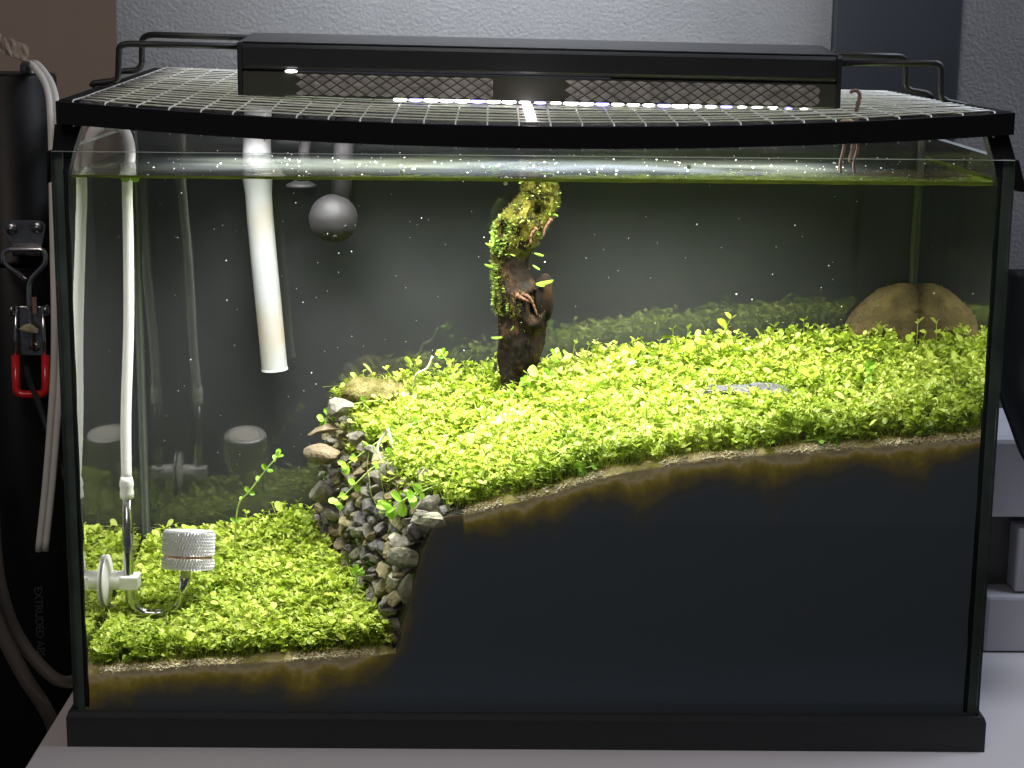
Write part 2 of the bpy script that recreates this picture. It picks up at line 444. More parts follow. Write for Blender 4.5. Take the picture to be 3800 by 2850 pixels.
# ------------------------------------------------------------------ substrate
sstep = lambda t: np.clip(t, 0, 1) ** 2 * (3 - 2 * np.clip(t, 0, 1))
def z_low(x, y):
    zf = np.interp(x, [-.294, -.227, -.166, -.110, -.083], [.0500, .0552, .0595, .0635, .0655])
    zb = np.interp(x, [-.294, -.245, -.176, -.14], [.064, .072, .086, .090])
    return zf + (zb - zf) * np.clip((y - .008) / .217, 0, 1)
def z_high(x, y):
    zf = np.interp(x, [-.06, -.048, .0016, .0465, .106, .196, .295], [.156, .1595, .1725, .1870, .1985, .2065, .2150])
    zb = np.interp(x, [-.155, -.132, -.065, .016, .1285, .234, .295], [.180, .186, .198, .205, .2195, .229, .2275])
    return zf + (zb - zf) * np.clip((y - .008) / .217, 0, 1)
xb_ = lambda y: -.084 - .345 * y
xt_ = lambda y: -.052 - .40 * y
cliffness = lambda x, y: np.exp(-((np.asarray(x) - (xb_(y) + xt_(y)) / 2 - .006) / .022) ** 4)
def soil(x, y):
    x = np.asarray(x, float); y = np.asarray(y, float)
    s = sstep(np.clip((x - xb_(y)) / (xt_(y) - xb_(y)), 0, 1) ** .63)
    z = z_low(x, y) * (1 - s) + z_high(x, y) * s
    z = z - .010 * np.exp(-(((x + .258) / .030) ** 2 + ((y - .072) / .022) ** 2))
    return z - .0034 * np.clip((.0145 - y) / .0079, 0, 1) ** 1.5 * (1 - .8 * cliffness(x, y))

nx = 260; yl = np.concatenate([np.linspace(.0066, .02, 8), np.linspace(.024, D - .0005, 40)]); ny = len(yl)
xs = np.linspace(-.2938, .2938, nx)
v = []; dep = []; f = []; fm = []
zf_front = None
for j, yy in enumerate(yl):
    z = soil(xs, np.full(nx, yy))
    for i in range(nx):
        p = Vector((xs[i] * 90, yy * 90, 0))
        v.append((xs[i], yy, z[i] + .0012 * mnoise.noise(p) + .0006 * mnoise.noise(p * 3.1))); dep.append(0.0)
for j in range(ny - 1):
    for i in range(nx - 1):
        f.append((j * nx + i, j * nx + i + 1, (j + 1) * nx + i + 1, (j + 1) * nx + i)); fm.append(3 if cliffness(xs[i], yl[j]) > .25 else 2 if yl[j] < .0125 else 0)
ROWS = 26; base = len(v)
for r_ in range(1, ROWS + 1):
    tt = (r_ / ROWS) ** 1.8
    for i in range(nx):
        x0, y0, z0 = v[i]
        v.append((x0, y0, z0 * (1 - tt) + (TZ - .003) * tt)); zz_ = v[-1][2]; s1 = min(1, max(0, (zz_ - .066) / .094)); xc = -.0843 + .032 * (0.5 - math.sin(math.asin(1 - 2 * s1) / 3)) ** (1 / .63)
        dv_ = (z0 - zz_) * (1.0 if x0 < -.088 else 1.6)
        if x0 > -.088: dv_ = min(dv_ + (.02 if x0 < -.044 else 0), max(0, x0 - xc) * 1.0 + .024) if zz_ > .060 else dv_ + .020
        elif x0 > -.122: dv_ += .020 * ((x0 + .122) / .034) ** 1.5
        dep.append(dv_ * min(2.2, max(.45, 1.0 + .9 * mnoise.noise(Vector((x0 * 19, 4.2, 0))) + .35 * mnoise.noise(Vector((x0 * 70, 1.2, 0))))))
row = lambda r_, i: i if r_ == 0 else base + (r_ - 1) * nx + i
for r_ in range(ROWS):
    for i in range(nx - 1):
        f.append((row(r_ + 1, i), row(r_ + 1, i + 1), row(r_, i + 1), row(r_, i))); fm.append(1)
m, t, b = new_mat('mossy_soil'); M_soil = m
b.inputs['Roughness'].default_value = 0.95
tc = t.nodes.new('ShaderNodeTexCoord')
n = t.nodes.new('ShaderNodeTexNoise'); n.inputs['Scale'].default_value = 60; n.inputs['Detail'].default_value = 8
t.links.new(tc.outputs['Object'], n.inputs['Vector'])
r = t.nodes.new('ShaderNodeValToRGB'); el = r.color_ramp.elements
el[0].position = .30; el[0].color = (.10, .085, .02, 1); el[1].position = .72; el[1].color = (.52, .43, .27, 1)
e = el.new(.46); e.color = (.24, .24, .025, 1); e = el.new(.58); e.color = (.32, .24, .10, 1)
t.links.new(n.outputs['Fac'], r.inputs['Fac']); t.links.new(r.outputs['Color'], b.inputs['Base Color'])
n3 = t.nodes.new('ShaderNodeTexNoise'); n3.inputs['Scale'].default_value = 700
t.links.new(tc.outputs['Object'], n3.inputs['Vector'])
bp = t.nodes.new('ShaderNodeBump'); bp.inputs['Strength'].default_value = .8; bp.inputs['Distance'].default_value = .001
t.links.new(n3.outputs['Fac'], bp.inputs['Height']); t.links.new(bp.outputs['Normal'], b.inputs['Normal'])
# soil face at the glass: pale sand cap, then scattered light painted as brown fade
m, t, b = new_mat('soil_lit_fade'); M_soil_fade = m
b.inputs['Roughness'].default_value = 0.85; b.inputs['Specular IOR Level'].default_value = .25
tc = t.nodes.new('ShaderNodeTexCoord'); at = t.nodes.new('ShaderNodeAttribute'); at.attribute_name = 'depth'
n = t.nodes.new('ShaderNodeTexNoise'); n.inputs['Scale'].default_value = 75; n.inputs['Detail'].default_value = 12; n.inputs['Roughness'].default_value = .62
t.links.new(tc.outputs['Object'], n.inputs['Vector'])
ma = t.nodes.new('ShaderNodeMath'); ma.operation = 'MULTIPLY_ADD'; ma.inputs[1].default_value = .030; ma.inputs[2].default_value = -.015
t.links.new(n.outputs['Fac'], ma.inputs[0])
ad = t.nodes.new('ShaderNodeMath'); ad.operation = 'ADD'; t.links.new(at.outputs['Fac'], ad.inputs[0]); t.links.new(ma.outputs[0], ad.inputs[1])
mr = t.nodes.new('ShaderNodeMapRange'); mr.inputs['From Min'].default_value = 0; mr.inputs['From Max'].default_value = .04
t.links.new(ad.outputs[0], mr.inputs['Value'])
r = t.nodes.new('ShaderNodeValToRGB'); el = r.color_ramp.elements
el[0].position = 0.0; el[0].color = (.55, .45, .28, 1); el[1].position = 1.0; el[1].color = (.110, .138, .180, 1)  # slate end colour takes in the front glass's reflection
for p_, c_ in ((.11, (.80, .68, .46, 1)), (.17, (.70, .54, .20, 1)), (.25, (.48, .39, .07, 1)), (.40, (.29, .235, .085, 1)), (.66, (.135, .140, .130, 1))):
    e = el.new(p_); e.color = c_
t.links.new(mr.outputs['Result'], r.inputs['Fac'])
t.links.new(r.outputs['Color'], b.inputs['Base Color'])
n3 = t.nodes.new('ShaderNodeTexNoise'); n3.inputs['Scale'].default_value = 600
t.links.new(tc.outputs['Object'], n3.inputs['Vector'])
bp = t.nodes.new('ShaderNodeBump'); bp.inputs['Strength'].default_value = .15; bp.inputs['Distance'].default_value = .001
t.links.new(n3.outputs['Fac'], bp.inputs['Height']); t.links.new(bp.outputs['Normal'], b.inputs['Normal'])
M_gravel = mat('dark_gravel', (.018, .016, .012), .9, col2=(.07, .06, .03), vscale=90, bump=1, bscale=400)
M_crust = mat('sand_crust', (.22, .20, .018), .9, col2=(.62, .50, .30), vscale=60, detail=9, bump=.9, bscale=420)
sub = mesh('substrate', v, f, None, smooth=True, mats=[M_soil, M_soil_fade, M_crust, M_gravel], fm=fm)
a_ = sub.data.attributes.new('depth', 'FLOAT', 'POINT'); a_.data.foreach_set('value', np.array(dep, dtype=np.float32))
tag(sub, kind='structure')

k = 5200
gx = rng.uniform(-.288, .291, k)
dens = np.array([mnoise.noise(Vector((x_ * 26, 3.3, 0))) + .5 * mnoise.noise(Vector((x_ * 90, 1.3, 0))) for x_ in gx])
gx = gx[(dens > -.12) & ((gx < -.098) | (gx > -.044))]; k = len(gx)
gy = .0069 + .0042 * rng.random(k) ** 1.3; gz = soil(gx, gy) + rng.uniform(-.0014, .0012, k)
V0, F0 = ico(1); V0 = np.array([p[:] for p in V0]); F0 = np.array(F0)
GRAINS = (gx, gy, gz)

# ------------------------------------------------------------------ carpet plants
LT = np.array([(0, 0, 0), (-.20, .22, .03), (-.28, .55, .07), (-.21, .86, .03), (0, 1, -.05), (.21, .86, .03), (.28, .55, .07), (.18, .22, .03)], float)
LF = [(0, 4, 3, 2, 1), (0, 7, 6, 5, 4)]


def rot_frames(dirs, roll):
    """rotation matrices whose Y axis is dirs and whose Z leans up"""
    y = dirs / np.linalg.norm(dirs, axis=1, keepdims=True)
    upv = np.tile([0., 0., 1.], (len(y), 1)); upv[np.abs(y[:, 2]) > .95] = [1, 0, 0]
    x = np.cross(y, upv); x /= np.linalg.norm(x, axis=1, keepdims=True)
    z = np.cross(x, y)
    cr, sr = np.cos(roll)[:, None], np.sin(roll)[:, None]
    x2 = x * cr + z * sr; z2 = np.cross(x2, y)
    return np.stack([x2, y, z2], axis=2)


def leaf_cloud(pos, dirs, size, width, roll, tint):
    """vertices, faces, tint per vertex of many leaves"""
    R = rot_frames(dirs, roll); n = len(pos)
    T = np.repeat(LT[None], n, 0) * size[:, None, None]
    T[:, :, 0] *= width[:, None]
    V = np.einsum('nij,nkj->nki', R, T) + pos[:, None, :]
    off = (np.arange(n) * 8)[:, None]
    F = np.concatenate([off + np.array(LF[0]), off + np.array(LF[1])])
    return V.reshape(-1, 3), F, np.repeat(tint, 8)


def stems_cloud(A, Bp, C, r):
    """thin three-sided two-segment stems"""
    n = len(A); ring = np.array([(math.cos(k * 2.0944), math.sin(k * 2.0944), 0) for k in range(3)])
    V = np.stack([(P[:, None, :] + ring[None] * r[:, None, None]) for P in (A, Bp, C)], 1).reshape(-1, 3)
    off = (np.arange(n) * 9)[:, None]; F = []
    for s_ in range(2):
        for k in range(3):
            k2 = (k + 1) % 3
            F.append(off + np.array([s_ * 3 + k, s_ * 3 + k2, s_ * 3 + 3 + k2, s_ * 3 + 3 + k]))
    return V, np.concatenate(F)


def fast_mesh(name, parts, m, tints=None):
    """parts: (V, F) with F of equal-length rows"""
    V = np.concatenate([p[0] for p in parts]).astype(np.float32)
    loops = []; starts = []; k = 0; off = 0
    for p in parts:
        F = p[1] + off; off += len(p[0])
        starts.append(k + np.arange(len(F)) * F.shape[1]); k += F.size; loops.append(F.reshape(-1))
    loops = np.concatenate(loops).astype(np.int32); starts = np.concatenate(starts).astype(np.int32)
    me = bpy.data.meshes.new(name); me.vertices.add(len(V)); me.vertices.foreach_set('co', V.reshape(-1))
    me.loops.add(len(loops)); me.loops.foreach_set('vertex_index', loops)
    me.polygons.add(len(starts)); me.polygons.foreach_set('loop_start', starts)
    me.update(calc_edges=True); me.validate()
    me.materials.append(m)
    if tints is not None:
        at = me.attributes.new('tint', 'FLOAT', 'POINT'); at.data.foreach_set('value', tints.astype(np.float32))
    o = bpy.data.objects.new(name, me); COL.objects.link(o); return o


def carpet(name, xy, hmin, hmax, size_mu, label):
    n = len(xy); z = soil(xy[:, 0], xy[:, 1])
    bx = np.column_stack([xy, z - .001])
    cl = np.array([mnoise.noise(Vector((p[0] * 38, p[1] * 38, 2))) for p in xy])
    cl2 = np.array([mnoise.noise(Vector((p[0] * 15, p[1] * 15, 9))) for p in xy])
    h = (hmin + (hmax - hmin) * rng.random(n) ** 1.6) * (1 + .45 * cl)
    az = rng.uniform(0, 2 * np.pi, n); lean = rng.uniform(0, .75, n)
    d = np.column_stack([np.cos(az) * lean, np.sin(az) * lean - .12, np.ones(n)])
    d[xy[:, 1] < .022, 1] += .25
    tip = bx + d * h[:, None]
    tip[:, 1] = np.clip(tip[:, 1], .0085, D - .004); tip[:, 0] = np.clip(tip[:, 0], -.2905, .2905)
    mid = bx * .5 + tip * .5 + rng.normal(0, .0009, (n, 3))
    sv, sf = stems_cloud(bx, mid, tip, np.full(n, .00036))
    base_t = .46 + .24 * cl + .34 * cl2
    P, Dv, Sz, Wd, Ro, Ti = [], [], [], [], [], []
    for lvl, frac in enumerate((1.0, 1.0, .8, .52)):
        for side in (0, 1):
            keep = rng.random(n) < (1, .72, .75, .6)[lvl]
            a2 = az + side * np.pi + lvl * np.pi / 2 + rng.normal(0, .35, n)
            el = rng.uniform(.05, .75, n) + (.15 if lvl < 2 else 0)
            dd = np.column_stack([np.cos(a2) * np.cos(el), np.sin(a2) * np.cos(el), np.sin(el)])
            pos = bx + (tip - bx) * frac + rng.normal(0, .0004, (n, 3))
            s = size_mu * rng.lognormal(0, .34, n) * (.85, 1, 1.08, 1.0)[lvl]
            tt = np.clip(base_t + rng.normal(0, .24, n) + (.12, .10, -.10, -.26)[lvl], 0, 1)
            P.append(pos[keep]); Dv.append(dd[keep]); Sz.append(s[keep]); Wd.append(rng.uniform(.85, 1.35, keep.sum()))
            Ro.append(rng.normal(0, .5, keep.sum())); Ti.append(tt[keep])
    P, Dv, Sz, Wd, Ro, Ti = map(np.concatenate, (P, Dv, Sz, Wd, Ro, Ti))
    tipy = P[:, 1] + Dv[:, 1] * Sz
    Dv[tipy < .0070, 1] *= -1; Dv[tipy > D - .002, 1] *= -1
    tipx = P[:, 0] + Dv[:, 0] * Sz; Dv[np.abs(tipx) > .292, 0] *= -1
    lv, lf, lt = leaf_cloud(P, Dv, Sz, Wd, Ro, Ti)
    # creeping runners lying over the top
    k = n // 7; q = bx[rng.integers(0, n, k)] + np.column_stack([np.zeros(k), np.zeros(k), rng.uniform(.008, .0185, k)])
    a3 = rng.uniform(0, 2 * np.pi, k); ln = rng.uniform(.006, .026, k)
    e = q + np.column_stack([np.cos(a3) * ln, np.sin(a3) * ln * .6, rng.normal(.001, .002, k)])
    for arr in (e,):
        arr[:, 0] = np.clip(arr[:, 0], -.290, .290); arr[:, 1] = np.clip(arr[:, 1], .009, D - .004)
    rv, rf = stems_cloud(q, (q + e) / 2 + np.array([0, 0, .0015]), e, np.full(k, .00034))
    tints = np.concatenate([lt, np.full(len(sv), .62), rng.uniform(.7, 1, k).repeat(9)])
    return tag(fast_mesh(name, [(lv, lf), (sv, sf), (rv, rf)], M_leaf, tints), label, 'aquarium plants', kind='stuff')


def scatter(n, inside):
    pts = []
    while sum(len(p) for p in pts) < n:
        q = np.column_stack([rng.uniform(-.291, .291, n), rng.uniform(.0108, D - .004, n)])
        pts.append(q[inside(q[:, 0], q[:, 1])])
    return np.concatenate(pts)[:n]


flat_c = (0.150, 0.105)
def on_high(x, y):
    ok = x > xt_(y) - .006 + .010 * np.sin(y * 70)
    ok &= ~((((x - flat_c[0]) / .033) ** 2 + ((y - flat_c[1]) / .0175) ** 2) < 1)
    ok &= ~((((x - .288) / .050) ** 2 + ((y - .222) / .012) ** 2) < 1)
    ok &= ~((((x + .116) / .022) ** 2 + ((y - .196) / .016) ** 2) < .8)
    return ok
on_low = lambda x, y: x < xb_(y) - .001
carpet('carpet_plants', scatter(10800, on_high), .005, .0195, .0033, 'bright yellow green carpet of small round leaves on the raised bed')
carpet('carpet_plants', scatter(6000, on_low), .005, .0165, .0033, 'bright yellow green carpet of small round leaves on the low bed around the diffuser')
carpet('carpet_plants', scatter(260, on_high), .012, .024, .0047, 'larger leaved shoots standing out of the carpet on the raised bed')
carpet('carpet_plants', scatter(130, on_low), .011, .020, .0047, 'larger leaved shoots standing out of the carpet on the low bed')
# taller shoots along the crest at the back
crest = np.column_stack([rng.uniform(-.06, .288, 240), rng.uniform(.16, D - .006, 240)])
crest = crest[on_high(crest[:, 0], crest[:, 1])]
carpet('crest_shoots', crest, .014, .027, .0042, 'taller green shoots along the back crest of the raised bed')
low_crest = np.column_stack([rng.uniform(-.288, -.165, 70), rng.uniform(.15, D - .006, 70)])
carpet('crest_shoots', low_crest, .012, .022, .0040, 'taller green shoots at the back of the low bed')

# ------------------------------------------------------------------ single sprigs
leaf_me = []
for k in range(4):
    V = LT.copy(); V[:, 0] *= (1.15, 1.3, 1.45, 1.0)[k]; V[:, 2] *= (1, 1.6, .6, -1)[k]
    # rounder outline with a mid row for a soft fold
    me = bpy.data.meshes.new('leaf'); me.from_pydata([tuple(p) for p in V], [], LF); me.materials.append(M_bigleaf); me.update()
    at = me.attributes.new('tint', 'FLOAT', 'POINT'); at.data.foreach_set('value', np.full(8, .3 + .15 * k, dtype=np.float32))
    leaf_me.append(me)


def place_leaf(parent, pos, d, size, roll=0.0, k=None, material=None):
    o = bpy.data.objects.new('leaf', leaf_me[random.randrange(4) if k is None else k]); COL.objects.link(o); o.parent = parent
    y = Vector(d).normalized(); nz = Vector((random.uniform(-.35, .35), -.72, .62)); z = (nz - y * nz.dot(y)).normalized()
    z = Matrix.Rotation(roll * .7, 3, y) @ z; x = y.cross(z)
    R = [[x[i], y[i], z[i]] for i in range(3)]
    Mx = Matrix([list(R[i]) for i in range(3)]).to_4x4() @ Matrix.Scale(size, 4)
    Mx.translation = Vector(pos); o.matrix_local = Mx
    return o


def sprig(pts, size, pairs, label, group='single sprigs over the carpet', crown=4, roots=None):
    t_ = thing('plant_sprig', label, 'plant', group)
    t_.location = pts[0]; o0 = Vector(pts[0])
    P = [Vector(p) - o0 for p in curve(pts, 8)]
    mb = MB().tube(P, [.0007 - .0003 * i / len(P) for i in range(len(P))], 6)
    if roots:
        for rr in roots: mb.tube([Vector(p) - o0 for p in curve(rr, 5)], .00022, 4)
    mb.build('stem', M_stem, t_, smooth=True)
    N = len(P)
    for j in range(pairs):
        i = int((N - 2) * (j + 1) / (pairs + .2)); p = P[i]; T = (P[min(i + 1, N - 1)] - P[i - 1]).normalized()
        u = T.cross(Vector((0, 1, .3))).normalized(); w = T.cross(u)
        if j % 2: u, w = w, -u
        for s in (1, -1):
            d = (u * s + T * .45 + Vector((0, -.1, .15))).normalized()
            place_leaf(t_, p, tuple(d), size * random.uniform(.75, 1.1), random.uniform(-.5, .5))
    T = (P[-1] - P[-3]).normalized(); u = T.cross(Vector((0, 1, .2))).normalized(); w = T.cross(u)
    for k in range(crown):
        a = 2 * math.pi * k / crown + .4
        d = (u * math.cos(a) + w * math.sin(a) + T * .75 + Vector((0, -.25, .1))).normalized()
        place_leaf(t_, P[-1], tuple(d), size * random.uniform(.7, 1.0), random.uniform(-.4, .4))
    return t_


sprig([(-.2137, .15, .088), (-.2105, .15, .1217), (-.2014, .15, .134), (-.191, .15, .1481), (-.1807, .15, .1603)], .0058, 6, 'tall single shoot leaning right above the low bed, in open water')
sprig([(-.105, .165, .199), (-.1195, .168, .197), (-.1333, .17, .1925), (-.1487, .17, .1836)], .0075, 3, 'shoot reaching left over open water from the top of the stone wall')
sprig([(-.088, .12, .186), (-.0985, .12, .1835), (-.1113, .118, .1752), (-.1278, .115, .1632)], .0078, 4, 'leafy shoot hanging down over the brown round stone of the wall', roots=[[(-.108, .116, .177), (-.107, .112, .165), (-.104, .110, .155)], [(-.112, .116, .174), (-.113, .112, .160), (-.110, .11, .150)]])
sprig([(-.086, .088, .178), (-.0996, .088, .1744), (-.119, .084, .1577), (-.1304, .08, .1459)], .0078, 4, 'lowest drooping shoot on the middle of the stone wall', roots=[[(-.104, .082, .171), (-.100, .078, .157), (-.099, .077, .146)], [(-.110, .082, .166), (-.108, .078, .152), (-.103, .076, .143)]])
sprig([(-.062, .045, .168), (-.078, .036, .163), (-.0905, .030, .156)], .0115, 1, 'shoot with the largest four leaves at the front of the stone wall', crown=5, roots=[[(-.0885, .031, .157), (-.0905, .03, .148), (-.094, .030, .138)], [(-.083, .034, .161), (-.085, .032, .150), (-.0895, .031, .141)]])
sprig([(-.056, .035, .172), (-.066, .028, .170), (-.0755, .026, .1655)], .0095, 1, 'shoot of broad leaves beside the pale stones at the front top of the wall', crown=5)
sprig([(-.072, .115, .196), (-.083, .112, .193), (-.094, .110, .1835)], .007, 3, 'short bushy shoot at the brow of the stone wall')
sprig([(.012, .165, .205), (.0185, .165, .222), (.021, .165, .2335)], .0075, 2, 'upright shoot just right of the driftwood foot', crown=3)
sprig([(-.012, .160, .200), (-.006, .152, .2115), (-.001, .148, .218)], .0065, 3, 'dark green tuft in front of the driftwood foot', crown=6)
sprig([(-.080, .016, .068), (-.077, .013, .082), (-.0745, .011, .098), (-.073, .011, .112)], .0068, 4, 'dim shoot climbing the soil edge at the foot of the wall by the front glass', crown=3)
sprig([(-.050, .175, .205), (-.056, .175, .222), (-.062, .175, .232)], .006, 3, 'upright shoot above the carpet left of the driftwood', crown=4)
sprig([(.232, .115, .217), (.2335, .1, .232), (.235, .095, .2405)], .0085, 2, 'shoot with two round leaves standing before the brown rock', crown=4)
for k_, (p0, p1, p2, lb) in enumerate([
        ((-.105, .055, .071), (-.098, .045, .084), (-.092, .042, .094), 'small shoot at the right rim of the low bed under the dark stones'),
        ((-.125, .075, .075), (-.119, .07, .088), (-.117, .068, .099), 'thin pale shoot against the foot of the stone wall'),
        ((.050, .02, .187), (.043, .0135, .190), (.034, .012, .188), 'runner with round leaves near the front glass below the flat stone, leaning left'),
        ((.175, .018, .206), (.186, .0125, .2085), (.197, .012, .207), 'runner with glossy leaves at the front glass below the flat stone, leaning right')]):
    sprig([p0, p1, p2], .0062, 3, lb, crown=4)
# pale dead roots lying over the wall brow
rt = thing('dead_root', 'pale forked dead root hanging over the brow of the stone wall', 'root')
for pts in ([(-.098, .105, .192), (-.1045, .1, .181), (-.103, .095, .174), (-.098, .092, .166)], [(-.098, .105, .192), (-.094, .098, .182), (-.088, .095, .176)]):
    MB().tube(curve(pts, 6), [.0012 - .00004 * i for i in range(len(curve(pts, 6)))], 6).build('root_strand', M_root, rt, smooth=True)
wr = tag(MB().tube(curve([(-.083, .175, .207), (-.081, .172, .217), (-.073, .172, .222), (-.069, .172, .231)], 6), .0009, 6).build('dead_root', M_root, smooth=True),
         'single pale curled root standing up on the mossy rock', 'root')

# ------------------------------------------------------------------ stone wall and rocks
wall = thing('stone_wall', 'retaining wall of small stacked stones between the low and the raised bed', 'stone wall')
idx = 0
def stone(parent, x, y, z, sx, sy, sz, seed, mi, rot, name='stone', sub=2, facet=1.0, label=None, amp=.26):
    V, F = rock_verts(sx, sy, sz, seed, sub, amp, 1.3, facet)
    o = mesh(name, V, F, mi if not isinstance(mi, int) else M_stone[mi], parent)
    o.location = (x, y, z); o.rotation_euler = rot
    if label: o['label'] = label
    return o
COLS, RW = 16, 11
for c_ in range(COLS):
    for r_ in range(RW):
        y = .013 + .205 * (c_ + .5 + random.uniform(-.28, .28)) / COLS
        s = (r_ + .45 + random.uniform(-.22, .22)) / RW
        xx = float(xb_(y) + (xt_(y) - xb_(y)) * s)
        zz = float(soil(np.array([xx]), np.array([y]))[0])
        zl, zh = float(z_low(xx, y)), float(z_high(xx, y))
        zz = zl + (zh - zl) * s
        # x that belongs to that height on the smooth slope
        tt = (0.5 - math.sin(math.asin(max(-1, min(1, 1 - 2 * s))) / 3)) ** (1 / .63)
        xx = float(xb_(y) + (xt_(y) - xb_(y)) * tt) - .0015 + random.uniform(-.0035, .002)
        k = random.uniform(.62, 1.15)
        mi = random.choices([0, 1, 2, 3], [4, 2.2, 4.2, 1.8])[0]
        if y < .05 and s > .15: mi = random.choices([0, 3, 4], [2, 3, 2])[0]
        if s > .85: mi = random.choices([0, 3, 1], [2, 3, 1])[0]
        stone(wall, xx, y, zz, .0080 * k, .0105 * k, .0052 * random.uniform(.6, 1.35) * k, idx + 1, mi,
              (random.uniform(-.5, .5), random.uniform(-.6, .6), random.uniform(-.7, .7)))
        idx += 1
for k in range(26):
    s_ = (k + .5) / 26; zz = .068 + .092 * s_ + random.uniform(-.004, .004)
    xx = -.0843 + .032 * (0.5 - math.sin(math.asin(1 - 2 * s_) / 3)) ** (1 / .63) + random.uniform(-.002, .014)
    stone(wall, xx, .0155 + random.uniform(-.001, .004), zz, .0066 * random.uniform(.7, 1.3), .0078, .0058 * random.uniform(.7, 1.3), 300 + k, random.choice([0, 2, 2, 3, 3]),
          (random.uniform(-.3, .3), random.uniform(-.6, .6), random.uniform(-.4, .4)))
stone(wall, -.0810, .0135, .126, .0135, .007, .0095, 201, 4, (.1, .2, 0), label='pale yellow stone near the front glass', facet=.6)
stone(wall, -.0775, .0130, .104, .0110, .0065, .0135, 202, 4, (0, -.3, .1), label='tall pale stone near the front glass', facet=.6)
stone(wall, -.0625, .0130, .150, .0150, .0070, .0110, 203, 4, (0, .1, 0), label='broad olive stone under the front rim of the raised bed', facet=.7)
stone(wall, -.0675, .020, .160, .010, .008, .006, 204, 0, (.2, -.5, .1), label='grey wedge stone on the olive one', facet=.9)
stone(wall, -.089, .022, .094, .0125, .009, .0075, 205, 2, (.2, -.5, .2), label='dark wet slab leaning at the wall foot')
stone(wall, -.0750, .011, .143, .007, .006, .008, 206, 2, (.2, -.2, .2))
stone(wall, -.149, .150, .1620, .0135, .010, .0080, 207, 1, (0, .1, 0), label='round tan stone jutting from the wall', facet=.25, sub=3, amp=.12)
stone(wall, -.149, .165, .1775, .0130, .010, .0036, 208, 1, (.1, -.25, .1), label='thin flat stone sticking out of the wall')
stone(wall, -.138, .165, .193, .011, .011, .009, 209, 0, (0, .3, 0), label='grey brown stone near the top of the wall')
stone(wall, -.151, .170, .128, .012, .012, .010, 210, 0, (0, .3, 0))
stone(wall, -.070, .050, .1715, .0055, .006, .012, 211, 4, (.1, -.15, 0), label='upright pale grey chip at the brow')
mr_ = stone(None, -.109, .196, .1955, .031, .022, .0150, 220, M_mossrock, (0, .08, .1), name='mossy_rock', sub=4, facet=.5, amp=.16)
for p in mr_.data.polygons: p.use_smooth = True
tag(mr_, 'pale rock furred with yellow moss at the back top of the stone wall', 'rock')
# tuft of fine moss on it
def fuzz(name, centers, normals, length, r, m, n_each, label=None, parent=None, spread=.5):
    A, Bp, C = [], [], []
    for cpt, nr in zip(centers, normals):
        for _ in range(n_each):
            d = np.array(nr) + rng.normal(0, spread, 3); d /= np.linalg.norm(d)
            l = length * rng.uniform(.5, 1.2); a = np.array(cpt) + rng.normal(0, length * .15, 3)
            A.append(a); Bp.append(a + d * l * .5 + rng.normal(0, l * .08, 3)); C.append(a + d * l + rng.normal(0, l * .12, 3))
    V, F = stems_cloud(np.array(A), np.array(Bp), np.array(C), np.full(len(A), r))
    o = fast_mesh(name, [(V, F)], m, rng.uniform(.2, .9, len(A)).repeat(9))
    o['kind'] = 'stuff'
    if parent: o.parent = parent
    if label: tag(o, label, 'moss')
    return o
M_moss = leafmat('moss', (0.10, 0.11, 0.012), (0.20, 0.20, 0.025), (0.36, 0.33, 0.08))
M_moss2 = leafmat('wall_moss', (0.05, 0.09, 0.012), (0.12, 0.19, 0.02), (0.22, 0.28, 0.05))
cs, nsv = [], []
for k in range(46):
    y = random.uniform(.012, .2); s_ = random.random() ** .7
    for q in range(7):
        yy = y + random.uniform(-.006, .006)
        cs.append((float(xb_(yy) + (xt_(yy) - xb_(yy)) * s_) - .006 + random.uniform(-.003, .003), yy, float(z_low(-.12, yy)) * (1 - s_) + float(z_high(-.08, yy)) * s_ + random.uniform(-.004, .004)))
        nsv.append((-.8, -.5, .2))
fuzz('wall_moss', cs, nsv, .0058, .00018, M_moss2, 5, parent=wall, spread=.8)
cs, nsv = [], []
for vv in mr_.data.vertices:
    if vv.normal.z > .0 and rng.random() < .55:
        cs.append(tuple(mr_.matrix_basis @ vv.co)); nsv.append(tuple(vv.normal))
fuzz('moss', cs, nsv, .0042, .00014, M_moss, 3, 'short yellow moss fur on the rock at the top of the stone wall')

big = thing('brown_rock', 'large rounded brown rock pressed against the right side glass at the back', 'rock')
V, F = rock_verts(.068, .020, .052, 31, 4, .09, 1.2, .25)
V = [Vector((min(p.x, -.0021 - .09 * max(0, .016 - p.z)), min(p.y, .0068), p.z)) for p in V]
bo = mesh('rock_body', V, F, M_bigrock, big, smooth=True); bo.location = (0, 0, 0)
big.location = (.2960, .2220, .2290)
bo.data.update()
cs = [tuple(vv.co) for vv in bo.data.vertices if vv.normal.z > .15 and vv.co.z > 0 and rng.random() < .35]
nn_ = [(0.2, 0, .6)] * len(cs)
fuzz('moss', cs, nn_, .0030, .00013, M_moss, 2, parent=big)
stone(None, .262, .178, .2285, .020, .010, .005, 232, M_stone[1], (.1, .1, 0), name='buried_stone', sub=3, facet=.5)
tag(bpy.data.objects['buried_stone'], 'low tan stone half buried in the carpet before the brown rock', 'rock')
fs = thing('slate', 'flat grey slate lying in the carpet in the middle of the raised bed', 'rock')
M_slate = mat('slate_grey', (0.030, 0.030, 0.031), .8, col2=(0.085, 0.083, 0.082), vscale=90, bump=.9, bscale=300)
